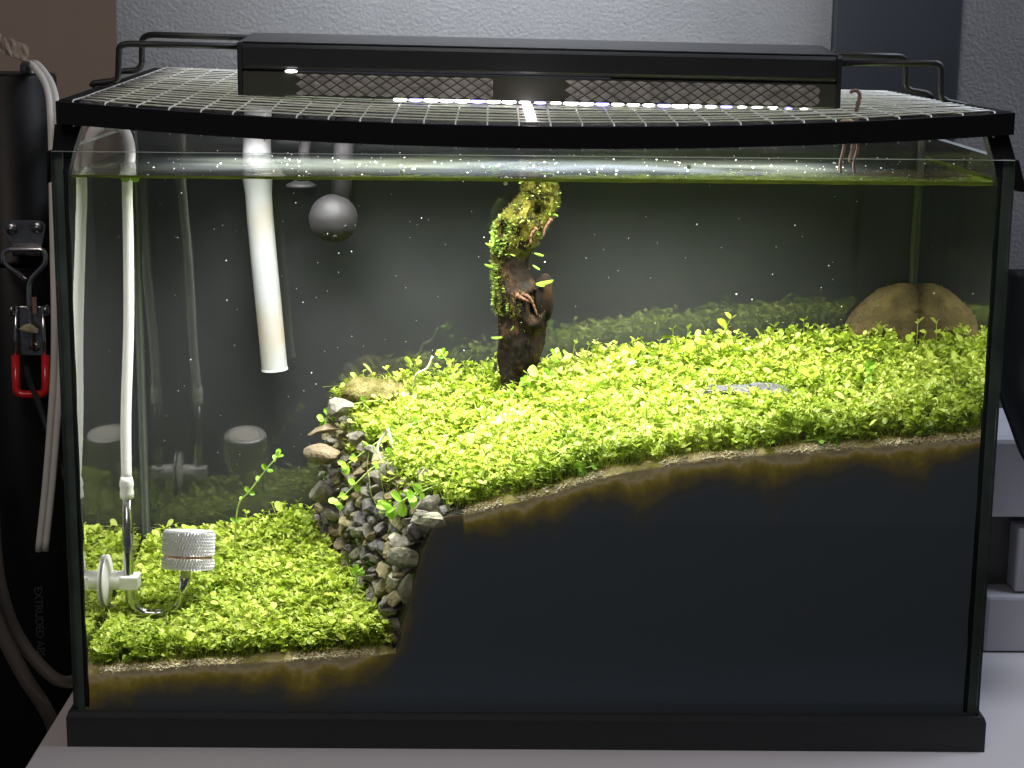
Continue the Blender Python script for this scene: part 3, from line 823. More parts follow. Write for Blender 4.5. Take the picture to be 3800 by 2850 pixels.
for k, (dx, dy, dz, sx, sy, sz, sd, mi, nm) in enumerate([(0, .003, .0, .034, .016, .0055, 241, 2, 'slate_slab'), (-.016, -.006, .0035, .017, .010, .0042, 242, 2, 'slate_flake'),
                                                        (.018, -.004, .0045, .016, .011, .004, 243, 0, 'slate_flake')]):
    stone(fs, dx, dy, dz, sx, sy, sz, sd, M_slate, (0.12, .05 * k, .1 * k), name=nm, sub=3, facet=.9, amp=.16)
fs.location = (flat_c[0], flat_c[1], float(soil(np.array([flat_c[0]]), np.array([flat_c[1]]))[0]) + .0075)

# ------------------------------------------------------------------ driftwood
dw = thing('driftwood', 'upright gnarled driftwood stump with moss and small ferns reaching the water surface', 'driftwood')
RG = [(.0059, .3660, .0105), (.0059, .3600, .0118), (.0078, .3500, .0125), (.0060, .3430, .0150), (.0010, .3360, .0172), (-.0052, .3270, .0185), (-.0082, .3170, .0160),
      (-.0118, .3050, .0122), (-.0125, .2960, .0122), (-.0110, .2880, .0140), (-.0048, .2790, .0184), (-.0040, .2650, .0188), (-.0034, .2550, .0176), (-.0040, .2410, .0166),
      (-.0056, .2273, .0145), (-.0075, .2120, .0120), (-.0085, .1960, .0120)]
zz = np.array([g[1] for g in RG]); fine = np.linspace(zz[0], zz[-1], 170)
cxs = np.interp(fine[::-1], zz[::-1], [g[0] for g in RG[::-1]])[::-1]; rr_ = np.interp(fine[::-1], zz[::-1], [g[2] for g in RG[::-1]])[::-1]
holes = [(.0065, .3385, .0048, .0065), (-.0170, .3250, .0042, .0060), (.0050, .2700, .0042, .0085)]
NA = 90; v = []; f = []; hole_amt = []
for i, z in enumerate(fine):
    for k in range(NA):
        a = 2 * math.pi * k / NA
        d = Vector((math.cos(a), math.sin(a) * .9, 0))
        p = Vector((d.x * 1.6, d.y * 1.6, z * 70))
        rad = rr_[i] * (1 + .13 * mnoise.noise(p * .9) + .07 * mnoise.noise(Vector((a * 5, z * 22, 1))) + .05 * mnoise.noise(p * 3.3) + .035 * mnoise.noise(p * 8))
        x = cxs[i] + d.x * rad; y = .178 + d.y * rad
        hv = 0
        if d.y < 0:
            for hx, hz, hr, hh in holes:
                q = ((x - hx) / hr) ** 2 + ((z - hz) / hh) ** 2
                hv = max(hv, math.exp(-q ** 1.6))
        # twisted lip round the lower knot
        q = math.hypot((x - .0045) / .0085, (z - .270) / .0135)
        if d.y < 0: y -= .0028 * math.exp(-((q - 1) / .28) ** 2)
        y += .013 * hv
        v.append((x, y, z)); hole_amt.append(hv)
for i in range(len(fine) - 1):
    for k in range(NA):
        k2 = (k + 1) % NA; f.append((i * NA + k, (i + 1) * NA + k, (i + 1) * NA + k2, i * NA + k2))
f.append(tuple(range(NA)))
m, t, b = new_mat('driftwood'); M_wood = m
b.inputs['Roughness'].default_value = .85
tc = t.nodes.new('ShaderNodeTexCoord'); mp = t.nodes.new('ShaderNodeMapping'); mp.inputs['Scale'].default_value = (1, 1, .35)
t.links.new(tc.outputs['Object'], mp.inputs['Vector'])
n = t.nodes.new('ShaderNodeTexNoise'); n.inputs['Scale'].default_value = 120; n.inputs['Detail'].default_value = 8
t.links.new(mp.outputs['Vector'], n.inputs['Vector'])
r = t.nodes.new('ShaderNodeValToRGB'); el = r.color_ramp.elements
el[0].position = .35; el[0].color = (.006, .0048, .0035, 1); el[1].position = .75; el[1].color = (.062, .032, .015, 1)
e = el.new(.55); e.color = (.0115, .0075, .0045, 1)
t.links.new(n.outputs['Fac'], r.inputs['Fac'])
n2 = t.nodes.new('ShaderNodeTexNoise'); n2.inputs['Scale'].default_value = 95; n2.inputs['Detail'].default_value = 8
t.links.new(tc.outputs['Object'], n2.inputs['Vector'])
sx = t.nodes.new('ShaderNodeSeparateXYZ'); t.links.new(tc.outputs['Object'], sx.inputs[0])
mr2 = t.nodes.new('ShaderNodeMapRange'); mr2.inputs['From Min'].default_value = .300; mr2.inputs['From Max'].default_value = .335
t.links.new(sx.outputs['Z'], mr2.inputs['Value'])
mm = t.nodes.new('ShaderNodeMath'); mm.operation = 'MULTIPLY'
r2 = t.nodes.new('ShaderNodeValToRGB'); r2.color_ramp.elements[0].position = .45; r2.color_ramp.elements[1].position = .52
t.links.new(n2.outputs['Fac'], r2.inputs['Fac']); t.links.new(r2.outputs['Color'], mm.inputs[0]); t.links.new(mr2.outputs['Result'], mm.inputs[1])
mc = t.nodes.new('ShaderNodeMixRGB'); t.links.new(mm.outputs[0], mc.inputs['Fac']); t.links.new(r.outputs['Color'], mc.inputs[1]); mc.inputs[2].default_value = (.22, .20, .035, 1)
t.links.new(mc.outputs['Color'], b.inputs['Base Color'])
bp = t.nodes.new('ShaderNodeBump'); bp.inputs['Strength'].default_value = 1; bp.inputs['Distance'].default_value = .0025; b.inputs['Specular IOR Level'].default_value = .08
t.links.new(n.outputs['Fac'], bp.inputs['Height']); t.links.new(bp.outputs['Normal'], b.inputs['Normal'])
trunk = mesh('trunk', v, f, M_wood, dw, smooth=True)
# rust-coloured torn wood at the knots
M_rust = mat('torn_wood', (0.06, 0.022, 0.010), .9, col2=(.15, .065, .03), vscale=200, bump=.8, bscale=400)
for pts, r0 in (([(-.004, .160, .2795), (.001, .1575, .2775), (.004, .158, .272), (.007, .159, .264)], .0015),
                ([(-.0085, .160, .2785), (-.003, .158, .276), (.001, .158, .2745)], .0019),
                ([(.006, .160, .3275), (.002, .1595, .322), (.0015, .1595, .3155)], .0015), ([(.0165, .163, .3335), (.0125, .1615, .328), (.0105, .161, .321)], .0014)):
    cp = curve(pts, 6)
    MB().tube(cp, [r0 * (1 - .6 * i / len(cp)) * (1 + .35 * math.sin(i * 2.1)) for i in range(len(cp))], 7).build('torn_splinter', M_rust, dw, smooth=True)
# side stub
V, F = rock_verts(.0085, .008, .019, 55, 3, .16, 1.4, .2)
so = mesh('side_stub', V, F, M_wood, dw, smooth=True); so.location = (.0110, .172, .2745)
# moss fur on its upper side, then little ferns
cs, nsv = [], []
tv = trunk.data.vertices
for vv in tv:
    zc, nx_ = vv.co.z, vv.normal
    if nx_.y > .5: continue
    g = 0
    if zc > .312: g = .34 + .4 * (nx_.z > .1)
    elif nx_.x < -.45 and zc > .262: g = .5
    elif rng.random() < .05: g = .3
    if rng.random() < g: cs.append(tuple(vv.co)); nsv.append((nx_.x, nx_.y, nx_.z + .35))
fuzz('moss', cs, nsv, .0030, .00013, M_moss, 3, parent=dw)
P, Dv = [], []
for vv in tv:
    zc, n_ = vv.co.z, vv.normal
    if (n_.x < -.35 and .306 < zc < .333 and rng.random() < .55) or (n_.x < -.7 and .262 < zc < .300 and rng.random() < .42) or (zc > .318 and n_.y < .2 and rng.random() < .06):
        P.append(vv.co[:]); Dv.append((n_.x + rng.normal(0, .4), n_.y - .3 + rng.normal(0, .4), .15 + rng.normal(0, .35)))
P = np.array(P); Dv = np.array(Dv); k = len(P)
lv, lf, lt = leaf_cloud(P, Dv, rng.uniform(.0022, .0040, k), rng.uniform(.6, 1.1, k), rng.normal(0, .5, k), rng.uniform(.2, 1, k))
o = fast_mesh('fern_leaves', [(lv, lf)], M_fern, lt); o.parent = dw; o['kind'] = 'stuff'
for pos, d, s in [((-.0235, .172, .3125), (-1, -.3, .3), .0105), ((-.0235, .172, .2965), (-1, -.2, .35), .011), ((.004, .166, .3085), (1, -.3, -.25), .0100),
                  ((.003, .166, .300), (.8, -.3, -.5), .0088), ((.0055, .164, .2865), (1, -.25, .22), .0175), ((.0055, .164, .2860), (.9, -.3, -.1), .0092),
                  ((-.017, .168, .2465), (-1, -.2, -.03), .0120), ((-.0125, .160, .2525), (.5, -.5, .8), .007), ((.0175, .172, .3365), (.7, -.5, -.3), .0065),
                  ((-.024, .17, .3205), (-.8, -.4, .5), .0075), ((-.0245, .17, .318), (-.3, -.5, -.9), .0085), ((-.013, .160, .3085), (.7, -.5, -.2), .006)]:
    lf_ = place_leaf(dw, pos, d, s * .8, random.uniform(-.4, .4), 3); lf_.scale.x *= .45

# ------------------------------------------------------------------ diffuser, tube, suction cup
co = thing('gas_tube', 'white silicone tube hooked over the left rim and running down to the metal diffuser', 'tube')
pts = [(-.3085, .140, .290), (-.3092, .140, .340), (-.3085, .139, .374), (-.3045, .138, .3925), (-.2965, .137, .3990), (-.2868, .135, .3985), (-.2795, .132, .3935), (-.2762, .128, .3807),
       (-.2783, .125, .3603), (-.2775, .118, .321), (-.2765, .105, .2648), (-.2775, .090, .2027), (-.2766, .080, .1591)]
pts = [(p[0] + .003, p[1] - .015, p[2] + .003) for p in pts]
cp = curve(pts, 7)
MB().tube(cp, .0037, 18).build('hose', M_tube, co, smooth=True)
MB().lathe([(.0039, .012), (.0046, .0095), (.0050, .006), (.0044, .0035), (.0049, .001), (.0047, -.003), (.0037, -.0035)], (-.2736, .065, .1535), n=24).build('sleeve', M_tube, co, smooth=True)
df = thing('gas_diffuser', 'polished J-shaped metal gas diffuser with a knurled cup on its upturned end', 'diffuser')
pts = rounded([(-.2737, .065, .1535), (-.2745, .065, .0955), (-.2730, .065, .0665), (-.2385, .065, .0665), (-.2344, .065, .0993)], .017, 8)
MB().tube(pts, .0036, 20).build('bent_pipe', M_steel, df, smooth=True)
ax = Vector((0.03, .245, 1)).normalized()
O = Vector((-.2332, .065, .0992))
def knurl(r0, h0, h1, turns, depth, origin, axis, n=336, m_=14):
    q = Vector((0, 0, 1)).rotation_difference(axis); v = []; f = []
    for j in range(m_ + 1):
        h = h0 + (h1 - h0) * j / m_
        for k in range(n):
            a = 2 * math.pi * k / n
            g = math.cos(turns * a - h * 1000)
            g2 = math.cos(turns * a + h * 1900)
            r_ = r0 + depth * (g * .8 + .25 * g2) * (0 if j in (0, m_) else 1)
            v.append(origin + q @ Vector((r_ * math.cos(a), r_ * math.sin(a), h)))
    for j in range(m_):
        for k in range(n):
            k2 = (k + 1) % n; f.append((j * n + k, j * n + k2, (j + 1) * n + k2, (j + 1) * n + k))
    f.append(tuple(range(n - 1, -1, -1))); f.append(tuple(m_ * n + k for k in range(n)))
    return v, f
R0 = .0176
for (h0, h1) in ((0.0002, .0080), (.0100, .0262)):
    v, f = knurl(R0, h0, h1, 52, .0009, O, ax, m_=10 if h1 < .01 else 20)
    mesh('cup_lower' if h0 < .001 else 'cup_upper', v, f, M_alu, df)
MB().lathe([(.0168, .0078), (.0166, .0090), (.0168, .0102)], O, ax, 48).build('seal_ring', mat('seal_ring', (.52, .33, .25), .25, .6), df, smooth=True)
MB().lathe([(.0172, .0263), (.0168, .0272), (.0125, .0272), (.0118, .0268)], O, ax, 48).build('rim_ring', mat('brushed_rim', (.8, .78, .78), .4, .6), df, smooth=True)
MB().lathe([(.0117, .0262), (.0117, .0271), (.0116, .02715)], O, ax, 40).build('ceramic_disc', mat('ceramic', (.80, .74, .68), .8), df)
sc = thing('suction_cup', 'white suction cup clamp holding the metal diffuser to the left side glass', 'suction cup')
ax = (1, 0, 0)
MB().lathe([(.0110, 0), (.0165, .0004), (.0182, .0012), (.0176, .0018), (.0120, .0030), (.0066, .0042)], (-.2938, .066, .0905), ax, 36).build('cup', mat('cup_rubber', (.84, .83, .80), .3, transl=.25), sc, smooth=True)
MB().lathe([(.0066, .003), (.0068, .0042), (.0068, .0135), (.0060, .0140)], (-.2938, .066, .0905), ax, 28).build('post', M_white, sc, smooth=True)
MB().box(-.2830, -.2700, .0590, .0720, .0852, .0950).build('clip', M_white, sc, bevel=.001)

co.location = df.location = (-.0030, .015, -.0030); sc.location = (0, .015, -.0030)

# ------------------------------------------------------------------ pipes at the back
wp = thing('return_pipe', 'wide white open-ended pipe hanging down into the water from the lid', 'pipe')
cp = curve([(-.1975, .205, .4080), (-.1990, .205, .372), (-.1978, .205, .335), (-.1952, .205, .2968), (-.1918, .205, .255), (-.1887, .205, .2138)], 8)
rr = [float(np.interp(p[2], [.2138, .222, .25, .345, .360, .38, .41], [.0098, .0096, .0097, .0098, .0113, .0102, .0100])) for p in cp]
m, t, b = new_mat('stained_white_pipe'); M_stain = m
b.inputs['Roughness'].default_value = .4
tc = t.nodes.new('ShaderNodeTexCoord'); n = t.nodes.new('ShaderNodeTexNoise'); n.inputs['Scale'].default_value = 22; n.inputs['Detail'].default_value = 6
t.links.new(tc.outputs['Object'], n.inputs['Vector'])
r = t.nodes.new('ShaderNodeValToRGB'); r.color_ramp.elements[0].position = .45; r.color_ramp.elements[0].color = (.40, .41, .43, 1)
r.color_ramp.elements[1].position = .75; r.color_ramp.elements[1].color = (.38, .31, .22, 1)
t.links.new(n.outputs['Fac'], r.inputs['Fac']); t.links.new(r.outputs['Color'], b.inputs['Base Color'])
mb = MB().tube(cp, rr, 28, caps=False); mb.tube(cp[::-1], [x - .0013 for x in rr[::-1]], 28, caps=False)
N_ = len(cp)
a0 = (N_ - 1) * 28; b0 = N_ * 28
mb.f += [(a0 + k, a0 + (k + 1) % 28, b0 + (28 - k - 1) % 28, b0 + (28 - k) % 28) for k in range(0)]; mb.m = [0] * len(mb.f)
mb.build('pipe_body', M_stain, wp, smooth=True)
MB().lathe([(.0100, -.0008), (.0100, .0008), (.0085, .0008), (.0085, -.0008)], cp[-1], (cp[-1][0] - cp[-4][0], 0, cp[-1][2] - cp[-4][2]), 28).build('pipe_lip', M_white, wp)
MB().lathe([(.0130, -.004), (.0130, .004), (.0105, .007)], (-.1974, .205, .392), n=28).build('collar', M_ball, wp, smooth=True)

bl = thing('outlet_ball', 'dark grey ball outlet with small nozzles on a grey riser pipe', 'water outlet')
v, f = ico(4)
vv2 = []
for p in v:   # printed layer lines
    r_ = .0178 + .00016 * math.sin(p.z * 60) - .0004 * math.exp(-((p.z + .32) / .03) ** 2)
    vv2.append(Vector((-.1422, .190, .3292)) + p * r_)
mesh('ball', vv2, f, M_ball, bl, smooth=True)
MB().tube([(-.1372, .195, .334), (-.1360, .195, .36), (-.1345, .195, .386), (-.1325, .195, .412)], .0074, 24).build('riser', M_ball, bl, smooth=True)
for (dx, dz) in ((.0100, -.0045), (.0022, -.0115)):
    dy = -math.sqrt(max(0, .0178 ** 2 - dx * dx - dz * dz)); d = Vector((dx, dy, dz)).normalized()
    MB().lathe([(.0017, -.001), (.0017, .0011), (.0009, .0011), (.0008, -.0005)], Vector((-.1422, .190, .3292)) + d * .0178, d, 16).build('nozzle', M_ball, bl)
ip = thing('skimmer_pipe', 'thin grey pipe with a flared foot ending just under the water left of the ball', 'pipe')
MB().tube([(-.1655, .195, .354), (-.1630, .195, .38), (-.1590, .195, .410)], .0042, 18).build('riser', M_ball, ip, smooth=True)
MB().lathe([(.0108, 0), (.0113, .0012), (.0100, .0024), (.0042, .005)], (-.1658, .195, .3515), n=32).build('flared_foot', M_ball, ip, smooth=True)

# ------------------------------------------------------------------ lid with mesh
lid = thing('mesh_lid', 'sagging black framed wire mesh lid resting on the corners of the aquarium', 'aquarium lid')
YB = .330
def lidz(x, y):
    u = (x + .2945) / .589; w = y / YB
    z = (.4225 * (1 - u) + .4210 * u) * (1 - w) + (.4315 * (1 - u) + .4180 * u) * w
    return z - .0118 * (1 - (x / .2945) ** 2) * (1 - w) ** 1.2
def beam(y0, y1, name, hgt=.0135, x0=-.2945, x1=.2965, n=60):
    v = []; f = []
    for i in range(n + 1):
        x = x0 + (x1 - x0) * i / n
        z = lidz(x, (y0 + y1) / 2) if y0 > .01 else lidz(x, 0)
        wob = .00025 * mnoise.noise(Vector((x * 120, 0, 0)))
        v += [(x, y0, z - hgt), (x, y1, z - hgt), (x, y1, z + wob), (x, y0, z + wob)]
    for i in range(n):
        for k in range(4): f.append((i * 4 + k, i * 4 + (k + 1) % 4, i * 4 + 4 + (k + 1) % 4, i * 4 + 4 + k))
    f += [(3, 2, 1, 0), (n * 4, n * 4 + 1, n * 4 + 2, n * 4 + 3)]
    return mesh(name, v, f, M_lid, lid)
beam(-.004, .0045, 'front_rail'); beam(YB - .006, YB + .004, 'back_rail', .012)
for s, x0, x1 in ((-1, -.2945, -.2815), (1, .2835, .2965)):
    v = []; f = []; n = 24
    for i in range(n + 1):
        y = .0047 + (YB - .0109) * i / n
        v += [(x0, y, lidz(x0, y) - .013), (x1, y, lidz(x1, y) - .013), (x1, y, lidz(x1, y) + .0004), (x0, y, lidz(x0, y) + .0004)]
    for i in range(n):
        for k in range(4): f.append((i * 4 + k, i * 4 + (k + 1) % 4, i * 4 + 4 + (k + 1) % 4, i * 4 + 4 + k))
    f += [(3, 2, 1, 0), (n * 4, n * 4 + 1, n * 4 + 2, n * 4 + 3)]
    mesh('end_rail', v, f, M_lid, lid)
for i in range(30):          # cross wires, hooked down through the front rail
    x = -.285 + .57 * i / 29
    bow = .0016 * mnoise.noise(Vector((i * 3.3, 0, 1)))
    pts = [(x + bow * .3, 0.0006, lidz(x, 0) - .0148), (x, 0.0006, lidz(x, 0) - .002), (x, .0012, lidz(x, 0) + .0008), (x, .004, lidz(x, .004) + .0012)]
    pts += [(x + bow * math.sin(3.14 * k / 10), YB * k / 10, lidz(x, YB * k / 10) + .0007 + .0005 * mnoise.noise(Vector((i * 2.1, k * 1.7, 4)))) for k in range(1, 11)]
    MB().tube(pts, .00058, 6).build('wire', M_wire, lid, smooth=True)
for j in range(20):          # lengthwise wires
    y = .012 + .0158 * j
    pts = [(x_, y + .0006 * mnoise.noise(Vector((x_ * 20, j * 2.2, 0))), lidz(x_, y) + .0014 + .0006 * mnoise.noise(Vector((x_ * 14, j * 3.1, 2)))) for x_ in np.linspace(-.283, .285, 46)]
    MB().tube(pts, .00054, 6).build('wire', M_wire, lid, smooth=True)
# corner legs that grip the glass
lg = []
def leg(a, b, c_, d, y0=-.006, y1=.012):
    v = [(*[a[0]], y0, a[1]), (b[0], y0, b[1]), (c_[0], y0, c_[1]), (d[0], y0, d[1]), (a[0], y1, a[1]), (b[0], y1, b[1]), (c_[0], y1, c_[1]), (d[0], y1, d[1])]
    f = [(0, 1, 2, 3), (7, 6, 5, 4), (0, 4, 5, 1), (1, 5, 6, 2), (2, 6, 7, 3), (3, 7, 4, 0)]
    mesh('corner_leg', v, f, M_lid, lid)
for sg, xi, xo, xo2 in ((-1, .2815, .2980, .3030), (1, .2825, .2960, .3085)):
    def q(x): return sg * x
    def quad(a, b_, c_, d_, y0, y1):
        p = [a, b_, c_, d_] if sg > 0 else [b_, a, d_, c_]
        leg(*[(q(x), z) for x, z in p], y0, y1)
    xm = xi + .45 * (.2940 - xi)
    lg.append((quad, sg, xi, xo, xo2))
    quad((xi, .4070), (xo, .4078), (xo + .45 * (xo2 - xo), .3918), (xm, .3918), .0065, .0190)
    quad((xm, .3917), (.2937, .3917), (.2938, .3735), (.2920, .3740), .0066, .0185)
    quad((.3004, .3917), (max(.3022, xo + .45 * (xo2 - xo)), .3917), (xo2, .3715), (.3026, .3722), .0010, .0185)
st = MB()
for k in range(8):
    y0 = .006 + .088 * k / 8; y1 = .006 + .088 * (k + 1) / 8
    xa, xb2 = -.0058 + .0022 * (1 - k / 8), .0002
    st.add([(-.0048 - .0015 * k / 8, y0, lidz(0, y0) + .0022), (.0012 - .0012 * k / 8, y0, lidz(0, y0) + .0022), (.0012 - .0012 * (k + 1) / 8, y1, lidz(0, y1) + .0022), (-.0048 - .0015 * (k + 1) / 8, y1, lidz(0, y1) + .0022),
            (-.0048 - .0015 * k / 8, y0, lidz(0, y0) + .0034), (.0012 - .0012 * k / 8, y0, lidz(0, y0) + .0034), (.0012 - .0012 * (k + 1) / 8, y1, lidz(0, y1) + .0034), (-.0048 - .0015 * (k + 1) / 8, y1, lidz(0, y1) + .0034)],
           [(0, 3, 2, 1), (4, 5, 6, 7), (0, 1, 5, 4), (1, 2, 6, 5), (2, 3, 7, 6), (3, 0, 4, 7)])
m, t, b = new_mat('strip_lit_glow'); M_strip_glow = m
b.inputs['Base Color'].default_value = (.9, .88, .88, 1); b.inputs['Emission Color'].default_value = (1, .86, .90, 1); b.inputs['Emission Strength'].default_value = 7  # emission stands in for LED light falling on the white plastic
tag(st.build('lit_strip', M_strip_glow), 'short white plastic strip across the middle of the mesh lid, lamp light on it added as glow', 'plastic strip')

# ------------------------------------------------------------------ lamp bar
lb = thing('aquarium_lamp', 'long black LED lamp bar on wire legs standing across the mesh lid', 'lamp')
XL, XR = -.1955, .2055
tilt = lambda x: (.4228 + (.4178 - .4228) * (x - XL) / (XR - XL))
def sect(pts2, name, m_, x0=XL, x1=XR, n=1, parent=lb):
    v = []; f = []; k = len(pts2)
    for x in (x0, x1):
        v += [(x, y, tilt(x) + z) for y, z in pts2]
    for i in range(k): f.append((i, (i + 1) % k, k + (i + 1) % k, k + i))
    f += [tuple(range(k - 1, -1, -1)), tuple(k + i for i in range(k))]
    return mesh(name, v, f, m_, parent)
M_bar = mat('lamp_body', (.016, .017, .018), .38, bump=.08, bscale=300)
M_bartop = mat('lamp_top', (.055, .056, .060), .42)
M_skirt = mat('lamp_skirt', (.048, .050, .038), .30, spec=.5)
body = sect([(.0905, .0170), (.0890, .0195), (.0895, .0315), (.0915, .0338), (.170, .0385), (.172, .034), (.172, .001), (.168, .0), (.0925, .0), (.0925, .0165)], 'body', M_bar, XL + .0032, XR - .0032)
sect([(.0925, .0352), (.1690, .0397), (.1690, .0391), (.0925, .0346)], 'top_plate', M_bartop, XL + .0032, XR - .0032)
sect([(.0895, .0002), (.0920, .0002), (.0920, .0158), (.0895, .0158)], 'skirt', M_skirt, XL + .0032, XR - .0032)
sect([(.0890, .0160), (.0908, .0160), (.0908, .0168), (.0890, .0168)], 'chrome_strip', mat('chrome', (.75, .75, .76), .15, 1), -.164, .052)
for x0, x1 in ((XL, XL + .003), (XR - .003, XR)):
    sect([(.0882, .0), (.0882, .0325), (.0905, .0345), (.172, .0395), (.1735, .036), (.1735, .0)], 'end_cap', M_bar, x0, x1)
# two grilles of woven diamonds behind the skirt front
M_diam = mat('grille_diamond', (.27, .25, .24), .35, var=.3, vscale=120, spec=.7)
for (xa, xb2) in ((-.158, -.026), (.021, .192)):
    g = MB(); pit = .0094; rows = 3
    nxg = int((xb2 - xa) / pit)
    for i in range(nxg):
        for j in range(5):
            cx = xa + pit * (i + (.5 if j % 2 else 0)) + pit * .5; cz = .0018 + j * .0031
            hw, hh = pit * .43, .00265
            q = [(cx - hw, cz), (cx, cz - hh), (cx + hw, cz), (cx, cz + hh)]
            q = [(min(max(x_, xa), xb2), min(max(z_, .0006), .0150)) for x_, z_ in q]
            off = random.uniform(0, .0003)
            vs = [(x_, .0894, tilt(x_) + z_) for x_, z_ in q]
            cxm = sum(p[0] for p in vs) / 4; czm = sum(p[2] for p in vs) / 4
            g.add(vs + [(cxm + .0008, .0889 - off, czm)], [(0, 1, 4), (1, 2, 4), (2, 3, 4), (3, 0, 4)])
    g.build('grille', M_diam, lb)['kind'] = 'stuff'
m, t, b = new_mat('led_glow'); M_led = m
b.inputs['Emission Color'].default_value = (1, .95, .98, 1); b.inputs['Emission Strength'].default_value = 6
m, t, b = new_mat('led_glow_blue'); M_ledb = m
b.inputs['Base Color'].default_value = (.1, .1, .9, 1); b.inputs['Emission Color'].default_value = (.35, .30, 1, 1); b.inputs['Emission Strength'].default_value = 4
for i in range(27):
    x = -.088 + .27 * i / 26; e_ = random.uniform(.8, 1.15) * (1 if x < .14 else .7)
    vL, fL = rock_verts(.0049 * e_, .0022, .0014 * e_, i + 5, 2, .02, 1)
    oL = mesh('led', vL, fL, M_ledb if i % 4 == 1 else M_led, lb, smooth=True); oL.location = (x, .0925, tilt(x) - .0008)
v, f = rock_verts(.0042, .0006, .0011, 3, 2, .02, 1)
o = mesh('led', v, f, M_led, lb, smooth=True); o.location = (-.1600, .0884, tilt(-.16) + .0164)
for pts in ([(-.1925, .112, .4540), (-.2725, .112, .4551), (-.2780, .112, .4535), (-.2795, .112, .4318), (-.2828, .112, .4302), (-.2962, .112, .4285), (-.2975, .112, .4262)],
            [(-.1925, .160, .4588), (-.2713, .185, .4600), (-.2770, .188, .4575), (-.2783, .190, .4385), (-.2820, .190, .4345), (-.2941, .190, .4338), (-.296, .19, .431)],
            [(.2030, .112, .4470), (.2744, .112, .4476), (.2774, .112, .4452), (.2783, .112, .4252), (.2822, .112, .4220), (.2943, .112, .4197), (.2972, .112, .4180)],
            [(.2030, .160, .4517), (.2655, .185, .4502), (.2701, .188, .4475), (.2707, .19, .4300), (.2740, .19, .4260), (.2872, .19, .4240), (.2912, .19, .4205)]):
    MB().tube(rounded(pts, .004, 4), .0022, 12).build('wire_leg', M_black, lb, smooth=True)

# pink curled root poking up through the mesh
pr = thing('curled_root', 'pink hooked root poking up through the mesh lid right of the lamp', 'root')
cp = curve([(.2075, .055, .385), (.2105, .058, .405), (.2109, .06, .4178), (.2125, .06, .4267), (.2118, .06, .4300), (.2090, .06, .4310), (.2061, .06, .4296)], 7)
MB().tube(cp, [.0016 + .0003 * math.sin(i * 1.9) - .0005 * (i / len(cp)) for i in range(len(cp))], 10).build('hook', M_pink, pr, smooth=True)
V, F = rock_verts(.0065, .005, .0038, 61, 3, .3, 1.6)
mesh('root_clump', [Vector((.2045, .052, .4095)) + p for p in V], F, M_tan, pr)
for x in (.2030, .2120):
    MB().tube(curve([(x, .058, .4080), (x + .001, .06, .395), (x - .0005, .062, .384), (x, .062, .3775)], 5), .0011, 8).build('root_strand', M_pink, pr, smooth=True)

# ------------------------------------------------------------------ left of the tank
ap = thing('abs_pipe', 'upright black plastic pipe with a capped top standing behind the left edge of the aquarium', 'pipe')
CX, CY = -.3780, .200
MB().lathe([(.0345, -.72), (.0345, .2935), (.0338, .2945)], (CX, CY, 0), n=72).build('pipe_body', M_abs, ap, smooth=True)
MB().lathe([(.0338, .2955), (.0356, .2962), (.0356, .2985), (.0345, .2995), (.0345, .4290), (.0335, .4312), (.0300, .4318)], (CX + .0005, CY, 0), n=72).build('cap', M_abs, ap, smooth=True)
fc_ = bpy.data.curves.new('lettering', 'FONT'); fc_.body = 'EXTRUDED ABS C'; fc_.size = .0082; fc_.extrude = .0001; fc_.space_character = .95
lt_ = bpy.data.objects.new('lettering', fc_); COL.objects.link(lt_); fc_.materials.append(M_letter)
nrm = Vector((.0150, -.0310, 0)).normalized(); txt_right = Vector((0, 0, -1)); txt_up = nrm.cross(txt_right) * 1.0
Rm = Matrix((txt_right, txt_up, nrm)).transposed().to_4x4()
# baseline starts at the top, letters' heads to the right
Rm.translation = Vector((CX, CY, 0)) + nrm * .0349 + Vector((0, 0, .0535)) - txt_up * .004
lt_.matrix_world = Rm
dg = bpy.context.evaluated_depsgraph_get(); me_ = bpy.data.meshes.new_from_object(lt_.evaluated_get(dg))
lm = bpy.data.objects.new('lettering', me_); COL.objects.link(lm); lm.matrix_world = Rm; lm.parent = ap
bpy.data.objects.remove(lt_); lm.name = 'lettering'

lc = thing('toggle_latch', 'steel toggle latch with a red U-shaped grip clamped over the black pipe cap', 'latch')
yl_ = .157
# catch plate: rounded top, tapering waist
out = [(-.3725, .3290), (-.3740, .3255), (-.3735, .3215), (-.3680, .3105), (-.3665, .3070), (-.3488, .3070), (-.3478, .3105), (-.3452, .3215), (-.3444, .3262), (-.3462, .3290), (-.3500, .3300), (-.3690, .3300)]
k = len(out)
v = [(x, yl_, z) for x, z in out] + [(x, yl_ + .002, z) for x, z in out]
f = [tuple(range(k))] + [tuple(range(2 * k - 1, k - 1, -1))] + [(i, k + i, k + (i + 1) % k, (i + 1) % k) for i in range(k)]
mesh('catch_plate', v, f, M_steel2, lc)
for x, z in ((-.3682, .3235), (-.3500, .3245)):
    MB().lathe([(.0040, 0), (.0042, .0008), (.0034, .0014), (.0024, .0014), (.0020, .0022), (.0009, .0027)], (x, yl_ - .0001, z), (0, -1, 0), 20).build('screw', M_steel2, lc, smooth=True)
MB().tube([(-.3668, yl_ - .003, .3075), (-.3485, yl_ - .003, .3082)], .0031, 12).build('catch_roll', M_steel2, lc, smooth=True)
hk = rounded([(-.3580, .151, .2880), (-.3735, .151, .3000), (-.3728, .151, .3095), (-.3440, .151, .3100), (-.3428, .151, .3010), (-.3560, .151, .2870), (-.3565, .151, .2740), (-.3550, .148, .2380)], .005, 5)
MB().tube(hk, .0018, 12).build('hook_rod', M_steel, lc, smooth=True)
mb = MB()
